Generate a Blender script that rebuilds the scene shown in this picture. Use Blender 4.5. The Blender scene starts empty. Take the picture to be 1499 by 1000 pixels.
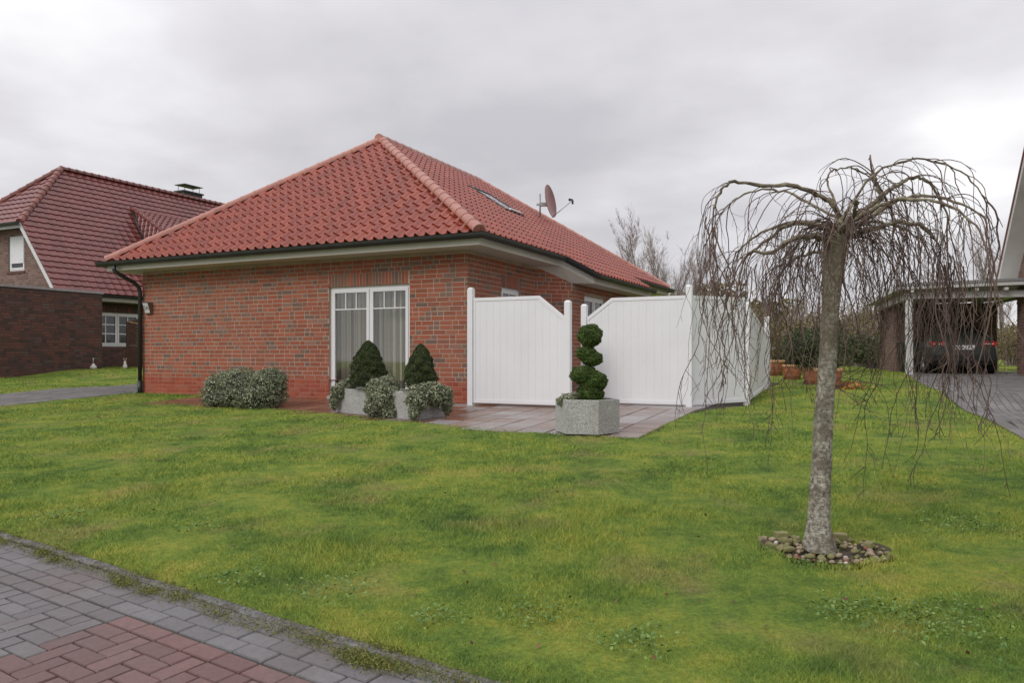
import bpy, bmesh, math, random
import numpy as np
from mathutils import Vector, Matrix
random.seed(7); RNG = np.random.default_rng(11)
SC = bpy.context.scene; COL = SC.collection
CX, CY, F, EYE = 749.5, 520.0, 1125.0, 0.83

# ------------------------------------------------------------------ terrain and frames
def sm(a, b, x):
    t = np.clip((x - a) / (b - a), 0, 1); return t * t * (3 - 2 * t)
def ws(x, y):
    dx, dy = x + .77, y - 13.35
    return -.898 * dx + .44 * dy, .44 * dx + .898 * dy
def G(x, y):                       # natural height of the ground
    x = np.asarray(x, float); y = np.asarray(y, float)
    w, s = ws(x, y)
    z = np.where(s < 0, .045 * np.maximum(s, -12), 0.)
    z = z + .2 * sm(1.4, 3.6, s) + .1 * sm(4, 12, s) + .12 * sm(20, 60, s)
    return z + .2 * sm(9, 15, w) * sm(-4, 0, s)
def g(x, y): return float(G(x, y))
def XY(w, s): return (-.77 - .898 * w + .44 * s, 13.35 + .44 * w + .898 * s)
def H(w, s, z=0.): x, y = XY(w, s); return Vector((x, y, z))
def P(px, py, y): return Vector(((px - CX) / F * y, y, EYE + (CY - py) / F * y))
DW = Vector((-.898, .44, 0)); DS = Vector((.44, .898, 0)); UP = Vector((0, 0, 1))

# ------------------------------------------------------------------ materials
def nmat(name):
    m = bpy.data.materials.new(name); m.use_nodes = True
    nt = m.node_tree; return m, nt, nt.nodes['Principled BSDF']
def N(nt, t, **k):
    n = nt.nodes.new(t)
    for a, b in k.items():
        if a.startswith('i_'): n.inputs[a[2:].replace('_', ' ')].default_value = b
        else: setattr(n, a, b)
    return n
def ramp(nt, stops, fac, interp='LINEAR'):
    r = N(nt, 'ShaderNodeValToRGB'); cr = r.color_ramp; cr.interpolation = interp
    while len(cr.elements) < len(stops): cr.elements.new(.5)
    for e, (p, c) in zip(cr.elements, stops): e.position = p; e.color = (*c, 1)
    nt.links.new(fac, r.inputs[0]); return r.outputs[0]
def coord(nt, scale=(1, 1, 1), kind='Object'):
    t = N(nt, 'ShaderNodeTexCoord'); m = N(nt, 'ShaderNodeMapping'); m.inputs['Scale'].default_value = scale
    nt.links.new(t.outputs[kind], m.inputs[0]); return m.outputs[0]
def noise(nt, vec, sc, det=4, rough=.55, out='Fac'):
    n = N(nt, 'ShaderNodeTexNoise'); n.inputs['Scale'].default_value = sc; n.inputs['Detail'].default_value = det
    n.inputs['Roughness'].default_value = rough; nt.links.new(vec, n.inputs['Vector']); return n.outputs[out]
def mixc(nt, fac, a, b, mode='MIX'):
    m = N(nt, 'ShaderNodeMix', data_type='RGBA', blend_type=mode)
    for v, i in ((fac, 0), (a, 6), (b, 7)):
        if isinstance(v, (int, float)): m.inputs[i].default_value = v
        elif isinstance(v, tuple): m.inputs[i].default_value = (*v, 1)
        else: nt.links.new(v, m.inputs[i])
    return m.outputs[2]
def bump(nt, b, h, st, dist=.01):
    n = N(nt, 'ShaderNodeBump'); n.inputs['Strength'].default_value = st; n.inputs['Distance'].default_value = dist
    nt.links.new(h, n.inputs['Height']); nt.links.new(n.outputs[0], b.inputs['Normal'])
def attr(nt, name='rnd'):
    a = N(nt, 'ShaderNodeAttribute', attribute_name=name); return a.outputs['Fac']
def simple(name, c, rough=.6, var=.25, sc=6, bst=.15, bsc=60, metal=0, spec=.5, c2=None):
    m, nt, b = nmat(name); v = coord(nt)
    f = noise(nt, v, sc)
    c2 = c2 or tuple(x * (1 - var) for x in c)
    nt.links.new(ramp(nt, [(.3, c2), (.7, c)], f), b.inputs['Base Color'])
    b.inputs['Roughness'].default_value = rough; b.inputs['Metallic'].default_value = metal
    b.inputs['Specular IOR Level'].default_value = spec
    if bst: bump(nt, b, noise(nt, v, bsc), bst)
    return m
def rndmat(name, stops, rough=.8, dirt=(.1, .08, .07), dirtamt=.25, dsc=1.5, bst=.3, bsc=80, spec=.4, interp='LINEAR', rvar=0):
    m, nt, b = nmat(name); v = coord(nt)
    c = ramp(nt, stops, attr(nt), interp)
    n1 = noise(nt, v, dsc, 5, .6)
    fr = N(nt, 'ShaderNodeMapRange'); nt.links.new(n1, fr.inputs[0]); fr.inputs[1].default_value = .42; fr.inputs[2].default_value = .72; fr.inputs[4].default_value = dirtamt
    c = mixc(nt, fr.outputs[0], c, dirt)
    n2 = noise(nt, v, 35, 3, .7)
    c = mixc(nt, .35, c, ramp(nt, [(.3, (.55, .55, .55)), (.7, (1.25, 1.25, 1.25))], n2), 'MULTIPLY')
    nt.links.new(c, b.inputs['Base Color']); b.inputs['Roughness'].default_value = rough
    if rvar:
        rr = N(nt, 'ShaderNodeMapRange'); nt.links.new(n1, rr.inputs[0]); rr.inputs[1].default_value = .35; rr.inputs[2].default_value = .65
        rr.inputs[3].default_value = rough - rvar; rr.inputs[4].default_value = rough + rvar * .4; nt.links.new(rr.outputs[0], b.inputs['Roughness'])
    b.inputs['Specular IOR Level'].default_value = spec
    bump(nt, b, noise(nt, v, bsc), bst); return m
M = {}
M['brick'] = rndmat('red_brick', [(0, (.14, .085, .065)), (.10, (.20, .13, .10)), (.2, (.22, .10, .065)), (.26, (.27, .080, .044)), (.55, (.315, .088, .046)), (.9, (.36, .108, .058)), (1, (.26, .15, .11))], dirt=(.23, .155, .12), dirtamt=.25, dsc=.9)
M['mortar'] = simple('mortar', (.46, .33, .25), .9, .3, 3)
M['plinth'] = rndmat('plinth_brick', [(0, (.28, .055, .028)), (.6, (.37, .080, .040)), (1, (.33, .11, .07))], dirt=(.25, .1, .08), dirtamt=.25)
M['plinthmortar'] = simple('plinth_mortar', (.40, .18, .12), .9, .3, 3)
M['brick_dark'] = rndmat('dark_brick', [(0, (.065, .04, .034)), (.5, (.125, .058, .045)), (.85, (.17, .066, .05)), (1, (.11, .085, .075))], dirt=(.05, .04, .04), dirtamt=.5)
M['mortar_dark'] = simple('dark_mortar', (.085, .06, .05), .9, .3, 3)
M['brick_brown'] = rndmat('brown_brick', [(0, (.12, .07, .055)), (.5, (.2, .11, .08)), (1, (.23, .15, .12))], dirt=(.13, .1, .09), dirtamt=.4)
M['mortar_brown'] = simple('brown_mortar', (.26, .21, .18), .9, .3, 3)
M['tile'] = rndmat('red_roof_tile', [(0, (.235, .040, .020)), (.5, (.275, .049, .024)), (1, (.32, .062, .030))], rough=.33, dirt=(.14, .05, .04), dirtamt=.35, dsc=2, bst=.08, spec=.5, rvar=.08)
M['ridge'] = rndmat('ridge_tile', [(0, (.42, .165, .125)), (1, (.48, .21, .16))], rough=.38, dirt=(.22, .12, .09), dirtamt=.5, dsc=5, bst=.15, spec=.5)
M['tile_dark'] = rndmat('dark_roof_tile', [(0, (.15, .038, .032)), (.5, (.175, .045, .037)), (1, (.20, .054, .044))], rough=.33, dirt=(.10, .03, .028), dirtamt=.25, dsc=2, bst=.05, spec=.55)
M['ridge_dark'] = rndmat('dark_ridge_tile', [(0, (.2, .07, .05)), (1, (.28, .1, .08))], rough=.4, dirt=(.1, .07, .06), dirtamt=.5, dsc=5)
M['gutter'] = simple('dark_gutter', (.045, .045, .045), .42, .35, 4, .05, metal=.3)
M['soffit'] = simple('cream_soffit', (.62, .59, .53), .55, .14, 1.2, .05)
M['pvc'] = simple('white_plastic', (.76, .76, .77), .38, .07, 1.3, .02)
M['pvc_dirty'] = simple('white_weathered_board', (.62, .62, .60), .5, .2, 2, .05)
M['steel'] = simple('grey_steel', (.42, .43, .44), .4, .2, 8, .05, metal=.7)
M['dark'] = simple('room_shade', (.05, .045, .04), .9, .3, 2)
M['darkgreen_pipe'] = simple('dark_green_pipe', (.012, .022, .016), .4, .3, 5, .05)
M['rubber'] = simple('black_rubber', (.018, .018, .018), .8, .3, 20)
M['dish'] = simple('dish_red', (.30, .12, .11), .33, .3, 3, .03)
M['wood_brown'] = simple('brown_wood', (.085, .035, .022), .7, .4, 9, .2)
M['terracotta'] = simple('terracotta', (.48, .17, .085), .8, .3, 5, .2)
M['terracotta_rim'] = simple('terracotta_rim', (.58, .32, .17), .8, .25, 7, .2)
M['soil'] = simple('soil', (.075, .055, .035), .95, .5, 14, .6, 40)
M['kerb'] = None
def lawn_color(nt, v):
    big = noise(nt, v, .55, 4, .6); mid = noise(nt, v, 1.9, 5, .65); fine = noise(nt, v, 7, 6, .75)
    s = N(nt, 'ShaderNodeMath', operation='MULTIPLY_ADD'); nt.links.new(mid, s.inputs[0]); s.inputs[1].default_value = .42
    a = N(nt, 'ShaderNodeMath', operation='MULTIPLY_ADD'); nt.links.new(fine, a.inputs[0]); a.inputs[1].default_value = .38; a.inputs[2].default_value = 0
    nt.links.new(a.outputs[0], s.inputs[2])
    t = N(nt, 'ShaderNodeMath', operation='MULTIPLY_ADD'); nt.links.new(big, t.inputs[0]); t.inputs[1].default_value = .24; nt.links.new(s.outputs[0], t.inputs[2])
    c = ramp(nt, [(.39, (.072, .138, .036)), (.46, (.140, .225, .046)), (.525, (.215, .298, .055)), (.59, (.305, .345, .062)), (.67, (.40, .37, .095))], t.outputs[0])
    br = noise(nt, v, 1.3, 4, .6)
    m = N(nt, 'ShaderNodeMapRange'); nt.links.new(br, m.inputs[0]); m.inputs[1].default_value = .53; m.inputs[2].default_value = .68; m.inputs[4].default_value = .5
    return mixc(nt, m.outputs[0], c, (.36, .29, .12)), fine
def lawn_mats():
    m, nt, b = nmat('lawn'); v = coord(nt)
    c, fine = lawn_color(nt, v)
    c = mixc(nt, .5, c, ramp(nt, [(.35, (.2, .2, .17)), (.65, (.85, .85, .8))], noise(nt, v, 45, 3, .7)), 'MULTIPLY')  # base darkened in specks: shade between the blades painted into the colour
    nt.links.new(c, b.inputs['Base Color']); b.inputs['Roughness'].default_value = .9; b.inputs['Specular IOR Level'].default_value = .1
    bump(nt, b, noise(nt, v, 60, 4, .7), .8, .03); M['lawn'] = m
    m, nt, b = nmat('grass_blade'); v = coord(nt)
    c, fine = lawn_color(nt, v)
    c = mixc(nt, .75, c, ramp(nt, [(0, (.40, .46, .42)), (.45, (1, 1, 1)), (.8, (1.4, 1.32, 1.1)), (.9, (1.5, 1.2, .95)), (1, (1.9, 1.55, 1.7))], attr(nt)), 'MULTIPLY')
    nt.links.new(c, b.inputs['Base Color']); b.inputs['Roughness'].default_value = .6; b.inputs['Specular IOR Level'].default_value = .2
    M['grass'] = m
lawn_mats()
def leafmat(name, stops, rough=.55, trans=.0):
    m, nt, b = nmat(name); nt.links.new(ramp(nt, stops, attr(nt)), b.inputs['Base Color'])
    b.inputs['Roughness'].default_value = rough; b.inputs['Specular IOR Level'].default_value = .3; return m
M['conifer'] = leafmat('conifer_needles', [(0, (.02, .035, .012)), (.45, (.055, .08, .024)), (.8, (.11, .13, .036)), (1, (.19, .16, .06))])
M['box'] = leafmat('topiary_needles', [(0, (.03, .055, .015)), (.5, (.075, .125, .026)), (.85, (.14, .2, .04)), (1, (.22, .28, .06))])
M['varieg'] = leafmat('variegated_leaf', [(0, (.08, .10, .05)), (.35, (.16, .185, .105)), (.58, (.27, .295, .18)), (.75, (.44, .45, .31)), (1, (.64, .62, .47))])
M['evergreen'] = leafmat('evergreen_leaf', [(0, (.025, .04, .016)), (.6, (.06, .09, .028)), (1, (.13, .15, .045))])
M['olive'] = leafmat('winter_leaf', [(0, (.10, .07, .045)), (.35, (.17, .125, .06)), (.7, (.22, .19, .065)), (1, (.31, .27, .09))])
M['weed'] = leafmat('weed_leaf', [(0, (.07, .10, .02)), (.5, (.15, .18, .03)), (1, (.25, .2, .06))])
M['dryleaf'] = leafmat('dry_leaf', [(0, (.3, .12, .03)), (1, (.5, .22, .07))])
M['deadleaf'] = leafmat('dead_leaf', [(0, (.06, .035, .02)), (1, (.30, .14, .06))])
M['clover'] = leafmat('clover_leaf', [(0, (.07, .14, .035)), (.7, (.13, .22, .05)), (1, (.22, .30, .09))])
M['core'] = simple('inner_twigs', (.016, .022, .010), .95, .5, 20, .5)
M['twig'] = rndmat('weeping_twig', [(0, (.055, .030, .026)), (.5, (.105, .066, .055)), (1, (.20, .135, .105))], rough=.75, dirt=(.12, .1, .07), dirtamt=.4, dsc=6)
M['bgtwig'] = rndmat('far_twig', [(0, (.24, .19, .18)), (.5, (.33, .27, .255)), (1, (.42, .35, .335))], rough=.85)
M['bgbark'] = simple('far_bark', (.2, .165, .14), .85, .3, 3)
M['stone_green'] = simple('mossy_stone', (.30, .28, .12), .8, .5, 9, .5, 30)
M['stone_red'] = simple('red_stone', (.32, .13, .09), .7, .4, 9, .4, 30)
M['stone_tan'] = simple('tan_stone', (.44, .34, .24), .75, .4, 9, .4, 30)
M['stone_white'] = simple('white_stone', (.68, .66, .62), .6, .15, 9, .2, 30)
M['stone_dark'] = simple('dark_stone', (.09, .08, .07), .6, .4, 9, .4, 30)
M['carpaint'] = simple('dark_car_paint', (.045, .052, .048), .28, .1, 1, 0, spec=.6)
M['glassdark'] = simple('dark_car_glass', (.012, .014, .016), .06, .1, 1, 0, spec=.7)
M['redlens'] = simple('red_lens', (.62, .03, .02), .2, .3, 30, 0)
M['plate'] = simple('white_plate', (.75, .76, .78), .4, .05, 3, 0)
M['ink'] = simple('black_ink', (.02, .02, .025), .5, .1, 3, 0)
M['blue'] = simple('plate_blue', (.02, .05, .35), .4, .1, 3, 0)
M['chimney'] = rndmat('chimney_slate', [(0, (.03, .035, .03)), (1, (.06, .07, .055))])
M['slat'] = simple('roller_shutter', (.72, .72, .73), .5, .06, 2, .02)
def special():
    # trunk: lichen covered bark with horizontal marks
    m, nt, b = nmat('birch_bark'); v = coord(nt, (1, 1, .28)); v2 = coord(nt)
    n1 = noise(nt, v2, 42, 5, .75); n2 = noise(nt, v2, 7, 4, .6); n3 = noise(nt, coord(nt, (1, 1, 3)), 22, 4, .7)
    c = ramp(nt, [(.34, (.10, .085, .07)), (.45, (.22, .20, .165)), (.54, (.37, .35, .29)), (.68, (.56, .54, .46))], n1)
    c = mixc(nt, ramp(nt, [(.46, (0, 0, 0)), (.6, (.75, .75, .75))], n2), c, mixc(nt, n3, (.05, .04, .032), (.20, .17, .12)))
    z = N(nt, 'ShaderNodeSeparateXYZ'); nt.links.new(coord(nt), z.inputs[0])
    mr = N(nt, 'ShaderNodeMapRange'); nt.links.new(z.outputs[2], mr.inputs[0]); mr.inputs[1].default_value = .8; mr.inputs[2].default_value = 1.8; mr.inputs[4].default_value = .6
    c = mixc(nt, mr.outputs[0], c, mixc(nt, n3, (.12, .10, .055), (.30, .26, .15)))
    nt.links.new(c, b.inputs['Base Color']); b.inputs['Roughness'].default_value = .9; b.inputs['Specular IOR Level'].default_value = .15
    bump(nt, b, n3, .9, .012); M['bark'] = m
    m, nt, b = nmat('lichen_limb'); v2 = coord(nt)
    c = ramp(nt, [(.35, (.08, .06, .045)), (.5, (.19, .155, .11)), (.62, (.27, .25, .16)), (.74, (.38, .37, .27))], noise(nt, v2, 18, 5, .7))
    nt.links.new(c, b.inputs['Base Color']); b.inputs['Roughness'].default_value = .9; bump(nt, b, noise(nt, v2, 60), .8, .01); M['limb'] = m
    # exposed aggregate concrete
    m, nt, b = nmat('exposed_aggregate'); v = coord(nt); vo = N(nt, 'ShaderNodeTexVoronoi'); vo.inputs['Scale'].default_value = 110; nt.links.new(v, vo.inputs[0])
    c = ramp(nt, [(0, (.16, .155, .15)), (.35, (.30, .30, .29)), (.6, (.42, .42, .40)), (1, (.55, .54, .52))], vo.outputs['Color'])
    c = mixc(nt, ramp(nt, [(.45, (0, 0, 0)), (.75, (.5, .5, .5))], noise(nt, v, 3)), c, (.28, .255, .225))
    nt.links.new(c, b.inputs['Base Color']); b.inputs['Roughness'].default_value = .85; bump(nt, b, vo.outputs['Distance'], .5, .006); M['aggregate'] = m
    m, nt, b = nmat('kerb_concrete'); vo = N(nt, 'ShaderNodeTexVoronoi'); vo.inputs['Scale'].default_value = 60; v = coord(nt); nt.links.new(v, vo.inputs[0])
    c = ramp(nt, [(0, (.07, .065, .068)), (.5, (.13, .125, .13)), (1, (.24, .23, .23))], vo.outputs['Color'])
    c = mixc(nt, ramp(nt, [(.45, (0, 0, 0)), (.62, (.8, .8, .8))], noise(nt, v, 6)), c, (.075, .065, .05))
    nt.links.new(c, b.inputs['Base Color']); b.inputs['Roughness'].default_value = .75; bump(nt, b, noise(nt, v, 40), .7, .01); M['kerb'] = m
    # glass: reflects by angle, otherwise clear
    for nm, tint, mn in (('glass', (.86, .88, .86), .10), ('glass_dark', (.35, .37, .38), .10)):
        m, nt, b = nmat(nm); tr = N(nt, 'ShaderNodeBsdfTransparent'); tr.inputs[0].default_value = (*tint, 1)
        gl = N(nt, 'ShaderNodeBsdfGlossy'); gl.inputs['Roughness'].default_value = .03
        lw = N(nt, 'ShaderNodeLayerWeight'); lw.inputs[0].default_value = .2
        mr = N(nt, 'ShaderNodeMapRange'); nt.links.new(lw.outputs['Fresnel'], mr.inputs[0]); mr.inputs[3].default_value = mn; mr.inputs[4].default_value = .9
        mx = N(nt, 'ShaderNodeMixShader'); nt.links.new(mr.outputs[0], mx.inputs[0]); nt.links.new(tr.outputs[0], mx.inputs[1]); nt.links.new(gl.outputs[0], mx.inputs[2])
        nt.links.new(mx.outputs[0], nt.nodes['Material Output'].inputs[0]); M[nm] = m
    # sheer curtain
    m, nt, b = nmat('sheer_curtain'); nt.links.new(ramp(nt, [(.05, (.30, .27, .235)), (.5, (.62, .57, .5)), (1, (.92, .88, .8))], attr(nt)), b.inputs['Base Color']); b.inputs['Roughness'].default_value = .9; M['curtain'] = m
special()
M['slab'] = rndmat('paving_slab', [(0, (.21, .14, .115)), (.3, (.25, .19, .165)), (.6, (.27, .235, .225)), (1, (.32, .30, .295))], rough=.5, dirt=(.17, .11, .09), dirtamt=.4, dsc=1.1, bst=.2, rvar=.18)
M['slab_brown'] = rndmat('wet_brown_slab', [(0, (.15, .065, .040)), (1, (.22, .115, .075))], rough=.3, dirt=(.05, .028, .018), dirtamt=.5, dsc=2, bst=.2, rvar=.12)
M['joint'] = simple('joint_sand', (.055, .045, .028), .95, .5, 8, .4)
M['paver_grey'] = rndmat('grey_paver', [(0, (.135, .128, .132)), (.5, (.155, .15, .156)), (1, (.178, .172, .176))], rough=.6, dirt=(.15, .12, .115), dirtamt=.8, dsc=1.6, bst=.45, bsc=160, rvar=.12)
M['paver_red'] = rndmat('red_paver', [(0, (.145, .080, .075)), (.5, (.170, .093, .086)), (1, (.195, .112, .102))], rough=.6, dirt=(.15, .105, .10), dirtamt=.8, dsc=1.6, bst=.45, bsc=160, rvar=.12)
M['joint_street'] = simple('street_joint', (.06, .052, .035), .95, .5, 8, .4)
M['paver_drive'] = rndmat('driveway_paver', [(0, (.12, .112, .108)), (.5, (.155, .148, .142)), (1, (.19, .18, .17))], rough=.6, dirt=(.09, .08, .07), dirtamt=.5, dsc=1, rvar=.15)

# ------------------------------------------------------------------ object helpers
def tag(o, label=None, cat=None, group=None, kind=None):
    if label: o['label'] = label
    if cat: o['category'] = cat
    if group: o['group'] = group
    if kind: o['kind'] = kind
    return o
def thing(name, loc, label, cat, group=None):
    o = bpy.data.objects.new(name, None); COL.objects.link(o); o.location = loc; o.empty_display_size = .2
    return tag(o, label, cat, group)
def W(o):                              # world location of an unrotated chain
    v = Vector((0, 0, 0))
    while o is not None: v = v + Vector(o.location); o = o.parent
    return v
class MB:
    def __init__(s): s.v = []; s.f = []; s.m = []; s.r = []; s.cm = 0; s.cr = .5; s.sm = []; s.smooth = False
    def face(s, pts, r=None):
        b = len(s.v); s.v += [tuple(p) for p in pts]; s.f.append(tuple(range(b, b + len(pts)))); s.m.append(s.cm); s.r.append(s.cr if r is None else r); s.sm.append(s.smooth)
    def mesh(s, V, Fc, r=None):
        b = len(s.v); s.v += [tuple(p) for p in V]
        for f in Fc: s.f.append(tuple(i + b for i in f)); s.m.append(s.cm); s.r.append(s.cr if r is None else r); s.sm.append(s.smooth)
    def box(s, o, a, b, c, r=None, bottom=True):   # o corner, a b c edge vectors
        o, a, b, c = map(Vector, (o, a, b, c))
        V = [o, o + a, o + a + b, o + b, o + c, o + a + c, o + a + b + c, o + b + c]
        Fc = [(4, 5, 6, 7), (0, 1, 5, 4), (1, 2, 6, 5), (2, 3, 7, 6), (3, 0, 4, 7)]
        if bottom: Fc.append((3, 2, 1, 0))
        if a.cross(b).dot(c) < 0: Fc = [f[::-1] for f in Fc]
        s.mesh(V, Fc, r)
    def cbox(s, c, sx, sy, sz, ax=(1, 0, 0), ay=(0, 1, 0), az=(0, 0, 1), r=None):
        ax, ay, az = map(Vector, (ax, ay, az)); c = Vector(c)
        s.box(c - ax * sx / 2 - ay * sy / 2 - az * sz / 2, ax * sx, ay * sy, az * sz, r)
    def tube(s, pts, rad, n=8, cap=True, r=None):
        pts = [Vector(p) for p in pts]
        if isinstance(rad, (int, float)): rad = [rad] * len(pts)
        V = []; ref = None
        for i, p in enumerate(pts):
            t = (pts[min(i + 1, len(pts) - 1)] - pts[max(i - 1, 0)])
            if t.length < 1e-9: t = Vector((0, 0, 1))
            t.normalize()
            if ref is None: ref = t.orthogonal().normalized()
            ref = ref - t * ref.dot(t)
            if ref.length < 1e-6: ref = t.orthogonal()
            ref.normalize(); bi = t.cross(ref)
            for k in range(n):
                a = 2 * math.pi * k / n; V.append(p + (ref * math.cos(a) + bi * math.sin(a)) * rad[i])
        Fc = []
        for i in range(len(pts) - 1):
            for k in range(n):
                k2 = (k + 1) % n; Fc.append((i * n + k, i * n + k2, (i + 1) * n + k2, (i + 1) * n + k))
        if cap: Fc.append(tuple(range(n))[::-1]); Fc.append(tuple(range((len(pts) - 1) * n, len(pts) * n)))
        s.mesh(V, Fc, r)
    def lathe(s, c, prof, n=20, r=None, axis=(0, 0, 1)):
        c = Vector(c); az = Vector(axis).normalized(); ax = az.orthogonal().normalized(); ay = az.cross(ax); V = []
        for rr, z in prof:
            for k in range(n):
                a = 2 * math.pi * k / n; V.append(c + ax * math.cos(a) * rr + ay * math.sin(a) * rr + az * z)
        Fc = []
        for i in range(len(prof) - 1):
            for k in range(n):
                k2 = (k + 1) % n; Fc.append((i * n + k, i * n + k2, (i + 1) * n + k2, (i + 1) * n + k))
        s.mesh(V, Fc, r)
    def prism(s, poly, d, r=None):       # poly list of Vector, extruded by d
        d = Vector(d); n = len(poly); poly = [Vector(p) for p in poly]
        V = poly + [p + d for p in poly]
        Fc = [tuple(range(n))[::-1], tuple(range(n, 2 * n))] + [(i, (i + 1) % n, (i + 1) % n + n, i + n) for i in range(n)]
        s.mesh(V, Fc, r)
    def build(s, name, mats, parent=None, bevel=0, recalc=False, clip=None):
        me = bpy.data.meshes.new(name)
        off = W(parent) if parent else Vector((0, 0, 0))
        V = [(a - off.x, b - off.y, c - off.z) for a, b, c in s.v] if parent else s.v
        me.from_pydata(V, [], s.f)
        if not isinstance(mats, (list, tuple)): mats = [mats]
        for m in mats: me.materials.append(m)
        me.polygons.foreach_set('material_index', s.m); me.polygons.foreach_set('use_smooth', s.sm)
        a = me.attributes.new('rnd', 'FLOAT', 'FACE'); a.data.foreach_set('value', s.r)
        if recalc or clip:
            bm = bmesh.new(); bm.from_mesh(me)
            for co, no in (clip or []):
                bmesh.ops.bisect_plane(bm, geom=bm.verts[:] + bm.edges[:] + bm.faces[:], plane_co=Vector(co) - off, plane_no=no, clear_outer=True)
            if recalc:
                bmesh.ops.remove_doubles(bm, verts=bm.verts, dist=1e-5); bmesh.ops.recalc_face_normals(bm, faces=bm.faces)
            bm.to_mesh(me); bm.free()
        me.update(); o = bpy.data.objects.new(name, me); COL.objects.link(o)
        if parent: o.parent = parent
        if bevel:
            b = o.modifiers.new('b', 'BEVEL'); b.width = bevel; b.segments = 2; b.limit_method = 'ANGLE'
        return o
def npmesh(name, V, nper, rnd, mat, parent=None, off=None):
    """V (n*nper,3): n separate faces of nper verts"""
    n = len(V) // nper
    if parent is not None: V = V - np.array(W(parent))
    me = bpy.data.meshes.new(name); me.vertices.add(len(V)); me.vertices.foreach_set('co', np.ascontiguousarray(V, np.float32).ravel())
    me.loops.add(len(V)); me.loops.foreach_set('vertex_index', np.arange(len(V), dtype=np.int32))
    me.polygons.add(n); me.polygons.foreach_set('loop_start', np.arange(0, len(V), nper, dtype=np.int32))
    me.materials.append(mat); a = me.attributes.new('rnd', 'FLOAT', 'FACE'); a.data.foreach_set('value', np.ascontiguousarray(rnd, np.float32))
    me.update(calc_edges=True); o = bpy.data.objects.new(name, me); COL.objects.link(o)
    if parent is not None: o.parent = parent
    return o
def leaves(pos, nrm, size, aspect=.5, rnd=None, tilt=.8):
    """rhombic leaves at pos; returns (n*4,3)"""
    n = len(pos); d = nrm + RNG.normal(0, tilt, (n, 3)); d /= np.linalg.norm(d, axis=1)[:, None] + 1e-9
    t = RNG.normal(0, 1, (n, 3)); t -= d * (t * d).sum(1)[:, None]; t /= np.linalg.norm(t, axis=1)[:, None]
    b = np.cross(d, t); sz = (np.asarray(size) * RNG.uniform(.7, 1.3, n))[:, None]
    q = np.stack([pos - t * sz, pos + b * sz * aspect + d * sz * .15, pos + t * sz, pos - b * sz * aspect + d * sz * .15], 1)
    return q.reshape(-1, 3)
def sph(n):
    v = RNG.normal(0, 1, (n, 3)); return v / np.linalg.norm(v, axis=1)[:, None]

# ------------------------------------------------------------------ brickwork
def brick_wall(O, X, width, z0, z1, opens, parent, name='wall', bm='brick', mm='mortar', course=.0833, sl=.24, hd=.115, j=.014, soldiers=()):
    """O: foot corner (z ignored -> z0), X unit along, outward normal = X x Z"""
    X = Vector(X); Nn = X.cross(UP).normalized(); O = Vector((O[0], O[1], 0)); mb = MB(); rr = random.random
    def pt(x, z, d=0): return O + X * x + UP * z + Nn * d
    xs = sorted({0, width, *[a for o in opens for a in o[:2]]}); zs = sorted({z0, z1, *[a for o in opens for a in o[2:]]})
    xs = [x for x in xs if 0 <= x <= width]; zs = [z for z in zs if z0 <= z <= z1]
    mb.cm = 1
    for a, b in zip(xs, xs[1:]):
        for c, d in zip(zs, zs[1:]):
            if any(o[0] - 1e-6 <= a and b <= o[1] + 1e-6 and o[2] - 1e-6 <= c and d <= o[3] + 1e-6 for o in opens): continue
            mb.face([pt(a, c), pt(b, c), pt(b, d), pt(a, d)])
            mb.face([pt(a, c, -.24), pt(a, d, -.24), pt(b, d, -.24), pt(b, c, -.24)])
    for o in opens:            # reveals
        for q in (((o[0], o[2]), (o[0], o[3])), ((o[0], o[3]), (o[1], o[3])), ((o[1], o[3]), (o[1], o[2]))):
            (a, c), (b, d) = q; mb.face([pt(a, c), pt(b, d), pt(b, d, -.24), pt(a, c, -.24)])
    mb.cm = 0
    def brick(a, b, c, d):
        e = .005; k = .004; q = rr()
        if b - a < .15 and q > .25: q = rr() if rr() < .5 else rr() * .24
        elif q < .22 and rr() < .6: q = .25 + rr() * .7
        V = [pt(a, c), pt(b, c), pt(b, d), pt(a, d), pt(a + k, c + k, e), pt(b - k, c + k, e), pt(b - k, d - k, e), pt(a + k, d - k, e)]
        mb.mesh(V, [(4, 5, 6, 7), (0, 1, 5, 4), (1, 2, 6, 5), (2, 3, 7, 6), (3, 0, 4, 7)], q)
    blk = list(opens) + [s for s in soldiers]
    n = int(round((z1 - z0) / course))
    for i in range(n):
        c = z0 + i * course + j / 2; d = z0 + (i + 1) * course - j / 2
        if d > z1: break
        iv = [(0, width)]
        for o in blk:
            if o[2] < d - .02 and o[3] > c + .02:
                nv = []
                for a, b in iv:
                    if o[1] <= a or o[0] >= b: nv.append((a, b)); continue
                    if o[0] > a: nv.append((a, o[0]))
                    if o[1] < b: nv.append((o[1], b))
                iv = nv
        for a, b in iv:
            x = a - (0, .06, .125, .18)[random.randrange(4)]
            last = 0
            while x < b:
                L = sl if (rr() < .5 or last == 1) else hd
                last = 0 if L == sl else (1 if rr() < .5 else 2)
                p, q = max(x, a), min(x + L, b)
                if q - p > .03: brick(p, q, c, d)
                x += L + j
    for o in soldiers:
        x = o[0]
        while x < o[1] - .03: brick(x, min(x + .062, o[1]), o[2], o[3] - j); x += .0725
    return mb.build(name, [M[bm], M[mm]], parent)

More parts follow.
